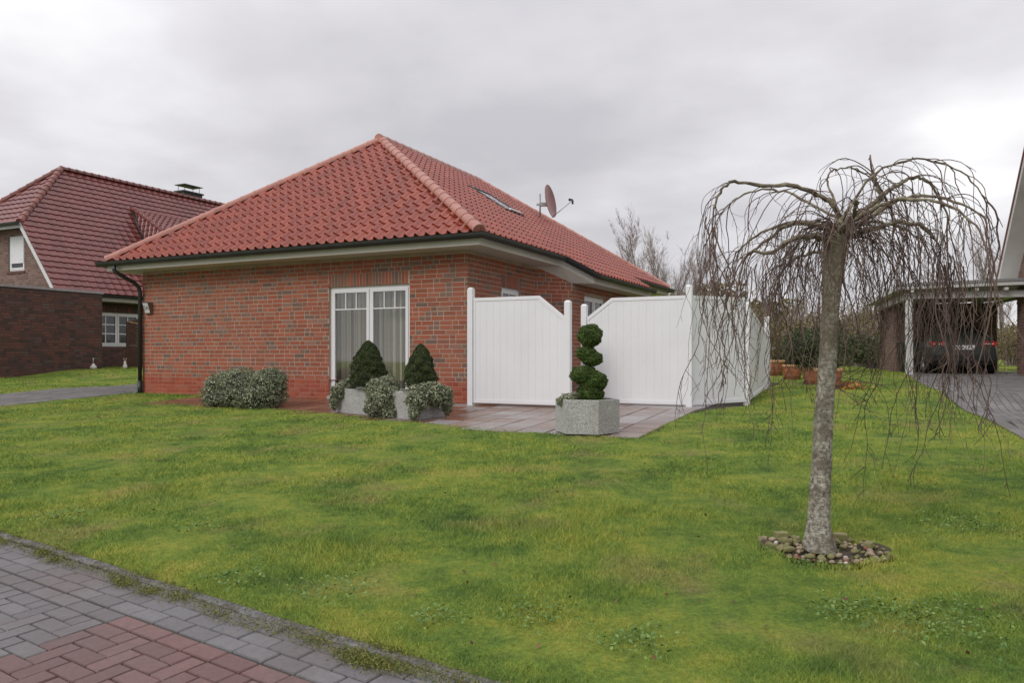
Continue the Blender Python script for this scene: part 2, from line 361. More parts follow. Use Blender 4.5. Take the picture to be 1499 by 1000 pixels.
# ------------------------------------------------------------------ roof tiles
def tile_sheet(O, U, Sd, ulen, v0, v1, clip, parent, name, mat, tw=.215, row=.2973, lift=.027, roll=.056, seed=0):
    O, U, Sd = Vector(O), Vector(U), Vector(Sd); Nn = U.cross(Sd).normalized()
    if Nn.z < 0: Nn = -Nn
    ns = 8; nc = int(math.ceil(ulen / tw)) + 1; prof = []
    for k in range(ns + 1):
        p = k / ns
        h = roll * math.sin(math.pi * p / .42) if p < .42 else -.3 * roll * math.sin(math.pi * (p - .42) / .58)
        prof.append((p, h))
    r0 = int(math.floor(v0 / row + 1e-6)); r1 = int(math.ceil(v1 / row - 1e-6)); mb = MB(); mb.smooth = True
    rs = random.Random(seed)
    for r in range(r0, r1):
        for c in range(nc):
            q = rs.random(); V = []; u0 = c * tw; jx = rs.uniform(-.004, .004)
            for vv, ll in ((r * row - .012, lift), (r * row + row * .5, lift * .5), ((r + 1) * row, 0)):
                for p, h in prof: V.append(O + U * (u0 + p * tw) + Sd * (vv + jx) + Nn * (h + ll))
            k = ns + 1; Fc = []
            for a in range(2):
                for b in range(ns): Fc.append((a * k + b, a * k + b + 1, (a + 1) * k + b + 1, (a + 1) * k + b))
            mb.mesh(V, Fc, q)
            b0 = [O + U * (u0 + p * tw) + Sd * (r * row - .012 + jx) + Nn * (h + lift) for p, h in prof]
            b1 = [O + U * (u0 + p * tw) + Sd * (r * row - .004 + jx) + Nn * (h - .01) for p, h in prof]
            mb.smooth = False
            mb.mesh(b1 + b0, [(b, b + 1, k + b + 1, k + b) for b in range(ns)], q); mb.smooth = True
    return mb.build(name, M[mat], parent, clip=clip)
def ridge_caps(p0, p1, parent, name, mat, step=.32, r0=.118, r1=.102, up=UP, sink=.02, endcap=True):
    p0, p1 = Vector(p0), Vector(p1); t = (p1 - p0).normalized(); L = (p1 - p0).length
    side = t.cross(UP).normalized(); nn = side.cross(t).normalized(); mb = MB(); n = max(1, int(L / step)); st = L / n
    for i in range(n):
        a = p0 + t * (i * st - .03) - nn * sink; b = p0 + t * ((i + 1) * st + .03) - nn * sink; q = random.random(); V = []
        mb.smooth = True
        for c, rr in ((a, r0), (a + t * .05, r0), (a + t * .06, r0 - .008), (b, r1)):
            for k in range(11):
                an = math.pi * (k / 10 * 1.1 - .05); V.append(c + side * math.cos(an) * rr + nn * math.sin(an) * rr)
        mb.mesh(V, [(r * 11 + k, r * 11 + k + 1, (r + 1) * 11 + k + 1, (r + 1) * 11 + k) for r in range(3) for k in range(10)], q)
        mb.smooth = False
        if i == 0: mb.face([V[k] for k in range(11)], q)
        else: mb.mesh(V[:11] + [a + (v - a) * .85 for v in V[:11]], [(k, k + 1, 12 + k, 11 + k) for k in range(10)], q)
    return mb.build(name, M[mat], parent)
def gutter(path, parent, name='gutter', r=.07):
    mb = MB(); path = [Vector(p) for p in path]; n = 9; V = []
    for i, p in enumerate(path):
        d0 = (path[i] - path[i - 1]).normalized() if i else (path[1] - path[0]).normalized()
        d1 = (path[i + 1] - path[i]).normalized() if i < len(path) - 1 else d0
        t = (d0 + d1); t.z = 0; t.normalize(); out = t.cross(UP).normalized()
        d0h = Vector((d0.x, d0.y, 0)).normalized(); sc = 1 / max(.5, out.dot(d0h.cross(UP)))
        for rr in (r, r - .008):
            for k in range(n):
                a = math.pi + math.pi * k / (n - 1)
                V.append(p + out * (rr * math.cos(a) + r) * sc + UP * rr * math.sin(a) * 1.25)
        V.append(p + out * (2 * r + .008) * sc + UP * .012)
    m = 2 * n + 1; Fc = []
    for i in range(len(path) - 1):
        for k in range(n - 1):
            Fc.append((i * m + k, i * m + k + 1, (i + 1) * m + k + 1, (i + 1) * m + k)); Fc.append((i * m + n + k, (i + 1) * m + n + k, (i + 1) * m + n + k + 1, i * m + n + k + 1))
        Fc.append((i * m + n - 1, i * m + 2 * n, (i + 1) * m + 2 * n, (i + 1) * m + n - 1))
    for i in (0, len(path) - 1): Fc.append(tuple(i * m + k for k in range(n)))
    mb.mesh(V, Fc); return mb.build(name, M['gutter'], parent)

# ------------------------------------------------------------------ windows
def window(O, X, w, z0, z1, parent, name='window', depth=.1, fr=.06, mull=(), bars=(), panes_dark=False, curtain=False, fmat='pvc', casement=True, barmat='pvc', barw=.021):
    """O foot point on wall face at left edge of opening; X along; returns frame part"""
    X = Vector(X); Nn = X.cross(UP).normalized(); O = Vector((O[0], O[1], 0)) - Nn * depth
    def bx(mb, x0, x1, za, zb, d0, d1): mb.box(O + X * x0 + UP * za + Nn * d0, X * (x1 - x0), Nn * (d1 - d0), UP * (zb - za))
    mb = MB()
    bx(mb, 0, fr, z0, z1, 0, .05); bx(mb, w - fr, w, z0, z1, 0, .05); bx(mb, fr, w - fr, z1 - fr, z1, 0, .05); bx(mb, fr, w - fr, z0, z0 + fr, 0, .05)
    edges = [0] + [m for m in mull] + [w]
    for m in mull: bx(mb, m - .02, m + .02, z0 + fr, z1 - fr, 0, .047)
    f = mb.build(name, M[fmat], parent)
    for i, (a, b) in enumerate(zip(edges, edges[1:])):
        a2 = a + (fr if i == 0 else .02); b2 = b - (fr if i == len(edges) - 2 else .02); c = .055
        mb = MB(); bx(mb, a2, a2 + c, z0 + fr, z1 - fr, .01, .065); bx(mb, b2 - c, b2, z0 + fr, z1 - fr, .01, .065)
        bx(mb, a2 + c, b2 - c, z1 - fr - c, z1 - fr, .01, .065); bx(mb, a2 + c, b2 - c, z0 + fr, z0 + fr + c, .01, .065)
        zt, zb = z1 - fr - c, z0 + fr + c; ia, ib = a2 + c, b2 - c
        hb, vb, vz = bars if bars else ((), 0, None)
        for h in hb: zz = zb + (zt - zb) * h; bx(mb, ia, ib, zz - barw / 2, zz + barw / 2, .02, .055)
        for k in range(1, vb + 1):
            xx = ia + (ib - ia) * k / (vb + 1); z_lo = zb if vz is None else zb + (zt - zb) * vz + barw / 2
            bx(mb, xx - barw / 2, xx + barw / 2, z_lo, zt, .023, .052)
        mb.build('sash', M[fmat], f)
        mb = MB(); bx(mb, ia - .01, ib + .01, zb - .01, zt + .01, .03, .038); mb.build('pane', M['glass_dark' if panes_dark else 'glass'], f)
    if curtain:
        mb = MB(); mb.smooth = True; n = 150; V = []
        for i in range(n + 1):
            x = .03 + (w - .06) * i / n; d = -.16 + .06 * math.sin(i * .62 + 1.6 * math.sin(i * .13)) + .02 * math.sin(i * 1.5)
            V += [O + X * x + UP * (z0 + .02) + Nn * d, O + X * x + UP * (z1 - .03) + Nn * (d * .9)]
        for i in range(n): mb.mesh(V[2 * i:2 * i + 4], [(0, 2, 3, 1)], .5 + .5 * math.sin(i * .62 + 1.6 * math.sin(i * .13) + 1.) * (.6 + .4 * math.sin(i * .31)))  # stripe colour follows the folds, painting in their light and shade
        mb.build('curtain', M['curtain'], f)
    mb = MB(); q = .5        # dark sheet behind the pane, its colour standing in for the unlit room
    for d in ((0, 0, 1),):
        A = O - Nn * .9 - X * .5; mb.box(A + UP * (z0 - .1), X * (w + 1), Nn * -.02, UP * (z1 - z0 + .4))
    mb.build('room_shade_sheet', M['dark'], f)
    return f

# ================================================================== SETTING
KERB = [(-12.5, 11.3), (-8.2, 8.45), (-5.6, 6.72), (-3.62, 5.42), (-2.80, 4.86), (-1.97, 4.28), (-1.15, 3.71), (-.56, 3.32), (-.13, 3.03), (.30, 2.74), (2.2, 1.42), (6, -1.2), (14, -6.8)]
KA = np.array(KERB)
def kerb_dist(x, y):                    # >0 on lawn side
    x = np.asarray(x, float); y = np.asarray(y, float)
    yk = np.interp(x, KA[:, 0], KA[:, 1]); return (y - yk) * .83
PATIO_R = -3.96
PF = [(7.5, -1.35), (5.5, -1.55), (2.44, -1.80), (1.25, -2.04), (-.5, -2.5), (-1.5, -2.75), (-2.82, -2.98), (-3.96, -3.0)]
PFa = np.array(sorted(PF))
def patio_front(w): return np.interp(w, PFa[:, 0], PFa[:, 1])
def in_patio(x, y, m=0.):
    w, s = ws(x, y); return (w > PATIO_R - m) & (w < 6.0) & (s > patio_front(w) - m) & (s < .3)
def in_enclosure(x, y):                # paved terrace inside the white fence and side strip
    w, s = ws(x, y); return ((w > -4.6) & (w < 0) & (s > -.9) & (s < 6.4) & (w > -3.96 - .34 * np.clip(s + .4, 0, 1.5)))
def in_drive_r(x, y, m=0.):
    w, s = ws(x, y); wl = np.interp(s, [-40, -1.6, 0, 1.9, 3.3, 7.3, 11.5, 40], [-9.2, -7.93, -7.78, -7.62, -7.45, -7.22, -7.08, -7.08]); return (w < wl + m) & (w > wl - 3.9) & (s < 20) & (kerb_dist(x, y) > 0)
def in_drive_l(x, y, m=0.):
    w, s = ws(x, y); return (w > 8.36 - m) & (w < 11.05 + m) & (s > -12) & (s < 22) & (kerb_dist(x, y) > 0)
def in_house(x, y):
    w, s = ws(x, y); return (w > -.0) & (w < 8.22) & (s > 0) & (s < 11.1) | ((w > -.6) & (w <= 0) & (s > 3.1) & (s < 7.3))
TX, TY = 1.83, 4.56
def tree_ring(x, y): 
    dx, dy = x - TX - .04, y - TY - .02; a = np.arctan2(dy, dx); return np.hypot(dx / 1.0, dy / .92) < .37 + .035 * np.sin(3 * a + 1) + .02 * np.sin(7 * a)
def ground():
    def ax(segs):
        out = []
        for a, b, st in segs: out += list(np.arange(a, b, st))
        return np.array(out)
    xs = ax([(-900, -100, 100), (-100, -30, 8), (-30, -10, .8), (-10, 10, .12), (10, 30, .5), (30, 100, 7), (100, 901, 100)])
    ys = ax([(-60, -4, 7), (-4, 1, .5), (1, 16, .12), (16, 45, .5), (45, 120, 6), (120, 400, 40), (400, 1500, 200)])
    X, Y = np.meshgrid(xs, ys); Z = G(X, Y)
    k = kerb_dist(X, Y); Z = Z - .09 * np.clip((.02 - k) / .1, 0, 1)
    Z = Z - .05 * (in_patio(X, Y) | in_enclosure(X, Y)) - .05 * (in_drive_r(X, Y, -.03) | in_drive_l(X, Y, -.03))
    Z = Z - .05 * tree_ring(X, Y)
    Z = Z + .012 * np.sin(X * 3.1 + 1.7 * np.sin(Y * 2.3)) * np.sin(Y * 2.7 + X) * (k > .2) * (Y < 40)
    nx, ny = len(xs), len(ys); V = np.stack([X.ravel(), Y.ravel(), Z.ravel()], 1)
    i = np.arange(nx * ny).reshape(ny, nx); Q = np.stack([i[:-1, :-1], i[:-1, 1:], i[1:, 1:], i[1:, :-1]], -1).reshape(-1, 4)
    me = bpy.data.meshes.new('lawn'); me.vertices.add(len(V)); me.vertices.foreach_set('co', V.ravel()); me.loops.add(Q.size); me.loops.foreach_set('vertex_index', Q.ravel().astype(np.int32))
    me.polygons.add(len(Q)); me.polygons.foreach_set('loop_start', np.arange(0, Q.size, 4, dtype=np.int32)); me.polygons.foreach_set('use_smooth', np.ones(len(Q), bool)); me.materials.append(M['lawn']); me.update(calc_edges=True)
    o = bpy.data.objects.new('ground', me); COL.objects.link(o); tag(o, kind='structure')
ground()
def cell_poly(mb, cx, cy, a, b, la, lb, top, gap, r, keep=None, hgt=.04):
    """block centred at (cx,cy), axes a,b, following the ground"""
    q = []
    for i, j in ((-1, -1), (1, -1), (1, 1), (-1, 1)):
        x = cx + a[0] * i * (la - gap) / 2 + b[0] * j * (lb - gap) / 2; y = cy + a[1] * i * (la - gap) / 2 + b[1] * j * (lb - gap) / 2
        q.append(Vector((x, y, g(x, y) + top)))
    c = sum(q, Vector()) / 4; e = .006
    t = [p + (c - p).normalized() * e for p in q]; qd = [p - UP * .006 for p in q]; lo = [p - UP * hgt for p in q]
    mb.mesh(lo + qd + t, [(8, 9, 10, 11)] + [(k, (k + 1) % 4, (k + 1) % 4 + 4, k + 4) for k in range(4)] + [(k + 4, (k + 1) % 4 + 4, (k + 1) % 4 + 8, k + 8) for k in range(4)], r)
def sheet(name, cells, off, mat, kind='structure', step=.25):
    mb = MB()
    for (x0, y0, x1, y1, x2, y2, x3, y3) in cells:
        mb.face([(x, y, g(x, y) + off) for x, y in ((x0, y0), (x1, y1), (x2, y2), (x3, y3))])
    return tag(mb.build(name, M[mat]), kind=kind)
def region_sheet(name, fn, w0, w1, s0, s1, st, off, mat):
    mb = MB(); ww = np.arange(w0, w1, st); ss = np.arange(s0, s1, st)
    for a in ww:
        for b in ss:
            x, y = XY(a + st / 2, b + st / 2)
            if fn(x, y): mb.face([(*XY(p, q), g(*XY(p, q)) + off) for p, q in ((a, b), (a, b + st), (a + st, b + st), (a + st, b))])
    return tag(mb.build(name, M[mat]), kind='structure')
def patio():
    mb = MB(); st = .4; dw, ds = (-.898, .44), (.44, .898); rs = random.Random(3)
    for i in range(-12, 16):
        for j in range(-8, 17):
            w, s = PATIO_R + st / 2 + (i + 12) * st - (0 if j > -99 else 0), -3.0 + st / 2 + (j + 8) * st
            if w > 6: continue
            x, y = XY(w, s)
            w2, s2 = ws(x, y)
            ins = (s < .25 and s > patio_front(w) - .12) or (w < 0 and s < 6.2 and s > 0)
            if not ins or (w > 0 and s > .1) or (w > -.62 and s > 2.9): continue
            mb.cm = 1 if (w > .3 + rs.uniform(-.2, .2)) or (w > -1.0 and rs.random() < .35) else 0
            cell_poly(mb, x, y, dw, ds, st, st, rs.uniform(-.003, .003) + .004, .022, rs.random())
    for j in range(20):              # strip under the outer fence panels
        pass
    o = mb.build('patio', [M['slab'], M['slab_brown']]); tag(o, kind='structure')
    region_sheet('patio_bed', lambda x, y: bool(in_patio(x, y, .05) | in_enclosure(x, y)), -4.8, 6.0, -3.2, 6.6, .2, -.012, 'joint')
patio()
def drives():
    for nm, fn, w0, w1, s0, s1 in (('driveway', in_drive_r, -13.6, -6.8, -15, 17.5), ('driveway', in_drive_l, 8.0, 11.4, -9, 16)):
        mb = MB(); rs = random.Random(5); a, b = (-.898, .44), (.44, .898)
        st1, st2 = (.2, .1); nj = int((s1 - s0) / st1); ni = int((w1 - w0) / st2)
        for j in range(nj):
            for i in range(ni):
                w, s = w0 + i * st2, s0 + j * st1 + (i % 2) * .1; x, y = XY(w, s)
                if y < -1 or y > 32 or abs(x) > .72 * y + 6: continue
                if fn(x, y, -.1): cell_poly(mb, x, y, b, a, st1, st2, rs.uniform(-.002, .002) + .004, .006, rs.random(), hgt=.02)
        tag(mb.build(nm, M['paver_drive']), kind='structure')
        region_sheet('driveway_bed', lambda x, y: bool(fn(x, y)), w0, w1, s0 - 3, s1, .2, -.006, 'joint')
    mb = MB()                        # edging of the right driveway
    ss = np.arange(-13, 11, .5); rs = random.Random(9)
    def wl(s): return float(np.interp(s, [-40, -1.6, 0, 1.9, 3.3, 7.3, 11.5], [-9.2, -7.93, -7.78, -7.62, -7.45, -7.22, -7.08]))
    for s in ss:
        (x0, y0), (x1, y1) = XY(wl(s), s), XY(wl(s + .49), s + .49)
        d = Vector((x1 - x0, y1 - y0, 0)); n = Vector((-d.y, d.x, 0)).normalized() * .07; z0, z1 = g(x0, y0), g(x1, y1)
        A, B = Vector((x0, y0, z0 - .05)), Vector((x1, y1, z1 - .05)); mb.mesh([A - n, B - n, B + n, A + n, A - n + UP * .065, B - n + UP * .065, B + n + UP * .065, A + n + UP * .065], [(4, 5, 6, 7), (0, 1, 5, 4), (1, 2, 6, 5), (2, 3, 7, 6), (3, 0, 4, 7)], rs.random())
    tag(mb.build('driveway_edging', M['paver_drive']), kind='structure')
drives()
def street():
    dx, dy = .827, -.562; a, b = (dx, dy), (dy, -dx)      # along the kerb, towards the road side (b points to the camera side)
    b = (-.562, -.827); O = (-3.60, 5.41); rs = random.Random(4); mb = MB(); gap = .008; top = -.025
    def red(u, v): return v > .46 + .0 and u > u_edge
    # edge of the red field: px(150,905)
    u_edge = ((-1.93) - O[0]) * dx + ((3.64) - O[1]) * dy
    def put(u, v, lu, lv, rd):
        x, y = O[0] + dx * u + b[0] * v, O[1] + dy * u + b[1] * v
        if abs(x) > 9 or y < .8 or kerb_dist(x, y) > -.10: return
        mb.cm = 1 if rd else 0
        cell_poly(mb, x, y, a, b, lu, lv, top + rs.uniform(-.002, .002), gap, rs.random(), hgt=.03)
    for r in range(3):               # border rows, stretchers along the kerb (third row red beside the field)
        for k in range(-40, 60):
            u = u_edge + .1 + k * .2 + (.1 if r % 2 else 0); v = .155 + .1 * r
            put(u, v + .0, .2, .1, False)
    for k in range(-40, 60):
        u = u_edge + .1 + k * .2; put(u, .465, .2, .1, u > u_edge)
    v0 = .52                         # 90 degree herringbone
    for i in range(-70, 70):
        for j in range(0, 60):
            m = (i - j) % 4
            U, Vv = u_edge + i * .1, v0 + j * .1
            if j == 0 and m == 2: put(U + .05, Vv + .05, .1, .1, U > u_edge - .01)
            if m == 0: put(U + .1, Vv + .05, .2, .1, U + .05 > u_edge)
            elif m == 3: 
                # vertical brick covering (i,j) and (i,j+1)
                put(U + .05, Vv + .1 - .1 * 0, .1, .2, U > u_edge - .01)
    tag(mb.build('street', [M['paver_grey'], M['paver_red']]), kind='structure')
    mb = MB()
    for i in range(-40, 40):
        for j in range(0, 40):
            q = [(O[0] + dx * u + b[0] * v, O[1] + dy * u + b[1] * v) for u, v in ((i * .5, j * .5 - .05), (i * .5 + .5, j * .5 - .05), (i * .5 + .5, j * .5 + .45), (i * .5, j * .5 + .45))]
            mb.face([(x, y, g(x, y) + top - .012) for x, y in q])
    tag(mb.build('street_bed', M['joint_street']), kind='structure')
    # kerb stones
    mb = MB(); K = [Vector((x, y, 0)) for x, y in KERB]; pts = []
    for p, q in zip(K, K[1:]):
        n = max(1, int((q - p).length / .25))
        for i in range(n): pts.append(p.lerp(q, i / n))
    L = []
    for i, p in enumerate(pts):
        t = (pts[min(i + 1, len(pts) - 1)] - pts[max(i - 1, 0)]).normalized(); n = Vector((t.y, -t.x, 0)); z = g(p.x, p.y) - .008 + rs.uniform(-.005, .004)
        j = rs.uniform(-.006, .006)
        z -= .010; L.append([p + n * (.02 + j) + UP * (z - .08), p + n * (.02 + j) + UP * (z - .004), p + n * .03 + UP * z, p + n * (.072 + j) + UP * z, p + n * (.084 + j) + UP * (z - .008), p + n * .088 + UP * (z - .08)])
    for A, B in zip(L, L[1:]):
        for k in range(5): mb.face([A[k], A[k + 1], B[k + 1], B[k]])
    tag(mb.build('kerb', M['kerb'], recalc=True), kind='structure')
street()
def grass():
    n = 1150000
    ly = RNG.uniform(math.log(2.35), math.log(42), n); y = np.exp(ly); x = RNG.uniform(-.78, .78, n) * (y + .3)
    # jitter and lower density in patches is left to the colour; keep blades off the hard surfaces
    k = kerb_dist(x, y); w, s = ws(x, y)
    ok = (k > -.014 + RNG.normal(0, .018, n) + .012 * np.sin(x * 11) * np.sin(x * 4.3)) & ~in_patio(x, y, -.02) & ~in_enclosure(x, y) & ~in_drive_r(x, y, .06) & ~in_drive_l(x, y, -.02) & ~in_house(x, y) & ~(tree_ring(x, y) & (RNG.random(n) > .02))
    ok &= ~((w > 0) & (s > -.03) & (w < 8.3) & (s < 11.2))
    x, y = x[ok], y[ok]; k = k[ok]; n = len(x); z = G(x, y) - .004
    sc = np.clip(y / 3.2, .75, 9)
    tuft = (np.sin(x * 5.3 + 2 * np.sin(y * 3.1)) * np.sin(y * 4.7 + 1.5 * np.sin(x * 2.9)))
    h = RNG.uniform(.007, .021, n) * (1 + .5 * np.clip(tuft, 0, 1)) * np.clip(sc, 1, 1.5)
    for tx, ty, tr, th in ((-1.1, 4.75, .22, 1.3), (.85, 5.3, .5, .6), (.2, 5.0, .4, .5), (1.3, 2.9, .3, 1.0), (2.7, 3.6, .2, .8)):
        h *= 1 + th * np.exp(-((x - tx) ** 2 + (y - ty) ** 2) / tr ** 2)
    wd = RNG.uniform(.0007, .0016, n) * sc
    a = RNG.uniform(0, 2 * np.pi, n); lean = RNG.uniform(.2, 1.5, n) * h; la = RNG.uniform(0, 2 * np.pi, n)
    bx, by = np.cos(a) * wd, np.sin(a) * wd
    V = np.empty((n, 3, 3)); V[:, 0] = np.stack([x - bx, y - by, z], 1); V[:, 1] = np.stack([x + bx, y + by, z], 1)
    V[:, 2] = np.stack([x + np.cos(la) * lean, y + np.sin(la) * lean, z + h], 1)
    r = RNG.beta(2, 2.2, n) * .93; stray = RNG.random(n) < .012; r[stray] = RNG.uniform(.9, 1, stray.sum())
    o = npmesh('grass', V.reshape(-1, 3), 3, r, M['grass']); tag(o, 'short mossy green and yellow lawn grass covering the whole garden', 'grass', kind='stuff')
    # weeds and moss between kerb and pavers
    n = 62000; i = RNG.integers(1, len(KERB) - 4, n); f = RNG.random(n); p = KA[i] * (1 - f)[:, None] + KA[i + 1] * f[:, None]
    off = RNG.normal(.135, .035, n) + .02 * np.sin(p[:, 0] * 9); mo = RNG.random(n) < .22; off[mo] = RNG.normal(.035, .02, mo.sum())
    dens = .5 + .5 * np.sin(p[:, 0] * 6.3 + 1.5 * np.sin(p[:, 0] * 2.2)); keep = RNG.random(n) < .2 + .8 * dens * (.5 + .5 * np.sin(p[:, 0] * 23 + 2 * np.sin(p[:, 0] * 7))); p, off = p[keep], off[keep]; n = len(p)
    x = p[:, 0] - .562 * off; y = p[:, 1] - .827 * off
    pos = np.stack([x, y, G(x, y) - .02 + np.abs(RNG.normal(0, .009, n))], 1); keep = (np.abs(x) < 7); pos = pos[keep]; n = len(pos)
    V = leaves(pos, np.tile([0, 0, 1.], (n, 1)), .0065, .3, tilt=.9)
    tag(npmesh('weeds', V, 4, RNG.random(n), M['weed']), 'strip of low weeds and moss between kerb stones and pavers', 'weeds', kind='stuff')
grass()
def lawn_litter():
    n = 150; y = np.exp(RNG.uniform(math.log(3), math.log(15), n)); x = RNG.uniform(-.65, .68, n) * y; ok = (kerb_dist(x, y) > .1) & ~in_patio(x, y, .05) & ~in_drive_r(x, y, .1) & ~in_drive_l(x, y, .1) & ~in_house(x, y) & (ws(x, y)[1] < 0); x, y = x[ok], y[ok]
    pos = np.stack([x, y, G(x, y) + .022], 1); tag(npmesh('fallen_leaves', leaves(pos, np.tile([0, 0, 1.], (len(x), 1)), .014, .6, tilt=.5), 4, RNG.random(len(x)) * .6, M['deadleaf']), 'few small dead brown leaves scattered over the lawn', 'leaves', kind='stuff')
    P_ = []
    for cx, cy, r, m in ((-.9, 3.95, .12, 160), (1.85, 3.35, .16, 420), (1.55, 3.5, .1, 200), (-1.5, 4.1, .10, 180), (.1, 3.55, .09, 140), (-.35, 3.5, .07, 120), (2.4, 3.3, .1, 200), (.5, 3.2, .1, 160), (-3.3, 5.6, .12, 200), (2.9, 4.9, .14, 200), (-2.1, 5.2, .1, 120)):
        a = RNG.normal(0, r, (m, 2)); P_.append(np.stack([cx + a[:, 0], cy + a[:, 1], G(cx + a[:, 0], cy + a[:, 1]) + .022 + RNG.random(m) * .018], 1))
    pos = np.concatenate(P_); tag(npmesh('lawn_weeds', leaves(pos, np.tile([0, 0, 1.], (len(pos), 1)), .011, .55, tilt=.45), 4, RNG.random(len(pos)), M['clover']), 'patches of clover leaves growing in the lawn', 'weeds', kind='stuff')
lawn_litter()

# ================================================================== MAIN HOUSE
HO = thing('brick_house', H(4, 5, 0), 'red brick bungalow with glossy red hipped roof in the middle of the picture', 'house')
XR = -DW                              # towards the right along the front
D0, D1, DT = 1.20, 3.04, 2.125
def wopen(w0, w1, a, b): return (8.22 - w1, 8.22 - w0, a, b)
def main_house():
    o_ = wopen(D0, D1, .06, DT)
    brick_wall(H(8.22, 0), XR, 8.22, .36, 2.67, [(o_[0], o_[1], .36, DT)], HO, soldiers=[(o_[0], o_[1], DT, DT + .25)])
    brick_wall(H(8.22, 0), XR, 8.22, -.14, .36, [(o_[0], o_[1], .06, .36)], HO, name='plinth', bm='plinth', mm='plinthmortar')
    s1 = (1.30, 2.14, 1.15, DT)
    brick_wall(H(0, 0), DS, 2.8, -.14, 2.67, [s1], HO, soldiers=[(s1[0], s1[1], DT, DT + .25)])
    d45 = (H(-.6, 3.4) - H(0, 2.8)); L = d45.length
    brick_wall(H(0, 2.8), d45.normalized(), L, -.14, 2.67, [], HO)
    s2 = (.72, 2.1, .9, 2.14)
    brick_wall(H(-.6, 3.4), DS, 3.9, -.14, 2.62, [s2], HO)
    brick_wall(H(-.6, 7.3), DW, .6, -.14, 2.67, [], HO)
    brick_wall(H(0, 7.3), DS, 3.8, -.14, 2.67, [], HO)
    brick_wall(H(0, 11.1), DW, 8.22, -.14, 2.67, [], HO)
    brick_wall(H(8.22, 11.1), -DS, 11.1, -.14, 2.67, [], HO)
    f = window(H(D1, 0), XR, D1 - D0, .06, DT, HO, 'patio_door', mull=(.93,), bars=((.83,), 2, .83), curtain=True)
    window(H(0, s1[0]), DS, s1[1] - s1[0], s1[2], s1[3], HO, bars=((.8,), 1, None))
    window(H(-.6, 3.4 + s2[0]), DS, s2[1] - s2[0], s2[2], s2[3], HO, panes_dark=True, mull=(.69,))
    mb = MB(); mb.box(H(D1, 0, 0) - UP * .02, XR * (D1 - D0), Vector((-.44, -.898, 0)) * .06, UP * .08); mb.build('door_sill', M['aggregate'], HO)
    # interior floor and ceiling keep light from leaking through the roof
    mb = MB(); mb.face([H(0, 0, 2.66), H(8.22, 0, 2.66), H(8.22, 11.1, 2.66), H(0, 11.1, 2.66)]); mb.face([H(0.05, .05, .03), H(8.1, .05, .03), H(8.1, 11, .03), H(.05, 11, .03)]); mb.build('ceiling', M['soffit'], HO)
    # roof
    ze = 2.87; eu = Vector((.898, -.44, 0))
    RP = lambda s, t: H(-.5 + t, -.5 + s, ze)          # plan point: s along side from eave corner, t inboard
    A = H(-.5 + 4.61, -.5 + 3.69, ze + 3.0); B = H(-.5 + 4.61, -.5 + 8.41, ze + 3.0)
    EL, ER = H(8.72, -.5, ze), H(-.5, -.5, ze); BR, BL = H(-.5, 11.6, ze), H(8.72, 11.6, ze)
    def plane(p, q, keep):             # vertical clip plane through p,q; keep point side
        t = Vector((q.x - p.x, q.y - p.y, 0)).normalized(); n = Vector((t.y, -t.x, 0))
        if (keep - p).dot(n) > 0: n = -n
        return (p, n)
    inf = (EL + ER) / 2 + DS * .5; ins = (ER + BR) / 2 + DW; inb = (BR + BL) / 2 - DS; inl = (EL + BL) / 2 - DW
    fs = (DS * 3.69 + UP * 3).normalized(); ssd = (DW * 4.61 + UP * 3).normalized(); sL = math.hypot(4.61, 3); fL = math.hypot(3.69, 3)
    tile_sheet(EL, XR, fs, 9.22, 0, fL, [plane(EL, A, inf), plane(ER, A, inf)], HO, 'front_roof_slope', 'tile', row=fL / 16)
    rr = sL / 18; up_ = [plane(ER, A, ins), plane(BR, B, ins)]
    tile_sheet(ER, DS, ssd, 12.1, 0, sL, up_, HO, 'side_roof_slope', 'tile', row=rr, seed=2)
    e1, e2, e3 = H(-.5, 3.04), H(-1.0, 3.65), H(-1.0, 7.9)
    inx = H(-.7, 5)
    tile_sheet(ER, DS, ssd, 9, -2 * rr, 0, [plane(e1, e2, inx), plane(H(-.5, 7.9), e3, inx), plane(H(-1.02, 3), H(-1.02, 7), inx)], HO, 'bay_roof_slope', 'tile', row=rr, seed=3)
    tile_sheet(BL, -XR * -1 * -1, (-DS * 3.69 + UP * 3).normalized(), 9.22, 0, fL, [plane(BL, B, inb), plane(BR, B, inb)], HO, 'back_roof_slope', 'tile', row=fL / 16) if False else None
    mb = MB(); dz = UP * .02           # underlay and far slopes
    mb.face([EL - dz, ER - dz, A - dz]); mb.face([ER - dz, BR - dz, B - dz, A - dz]); mb.face([BR, BL, B]); mb.face([BL, EL, A, B])
    zb = ze - .5 * 3 / 4.61
    mb.face([H(-.5, 3.04, ze - .02), H(-1, 3.65, zb - .02), H(-1, 7.9, zb - .02), H(-.5, 7.9, ze - .02)])
    mb.build('roof_deck', M['tile'], HO)
    for i, (p, q, k) in enumerate(((EL, A, 0), (ER, A, 0), (BR, B, 0), (BL, B, 0), (A - DS * .12, B + DS * .1, 1))):
        ridge_caps(p + UP * .04 + (q - p).normalized() * .02, q + UP * .025, HO, 'ridge_tiles' if k else 'hip_tiles', 'ridge', step=.30, r0=.112, r1=.104)
    # gutter, fascia, soffit
    gz = ze - .035; o = .03
    gutter([H(8.72 + o, 11.6, gz), H(8.72 + o, -.5 - o, gz), H(-.5 - o, -.5 - o, gz), H(-.5 - o, 3.04 - .01, gz), H(-1.0 - o, 3.65, zb - .035), H(-1.0 - o, 7.92, zb - .035)], HO)
    gutter([H(-.5 - o, 7.6, gz), H(-.5 - o, 11.6 + o, gz), H(8.7, 11.6 + o, gz)], HO)
    zs = 2.69; zsb = 2.37
    mb = MB()
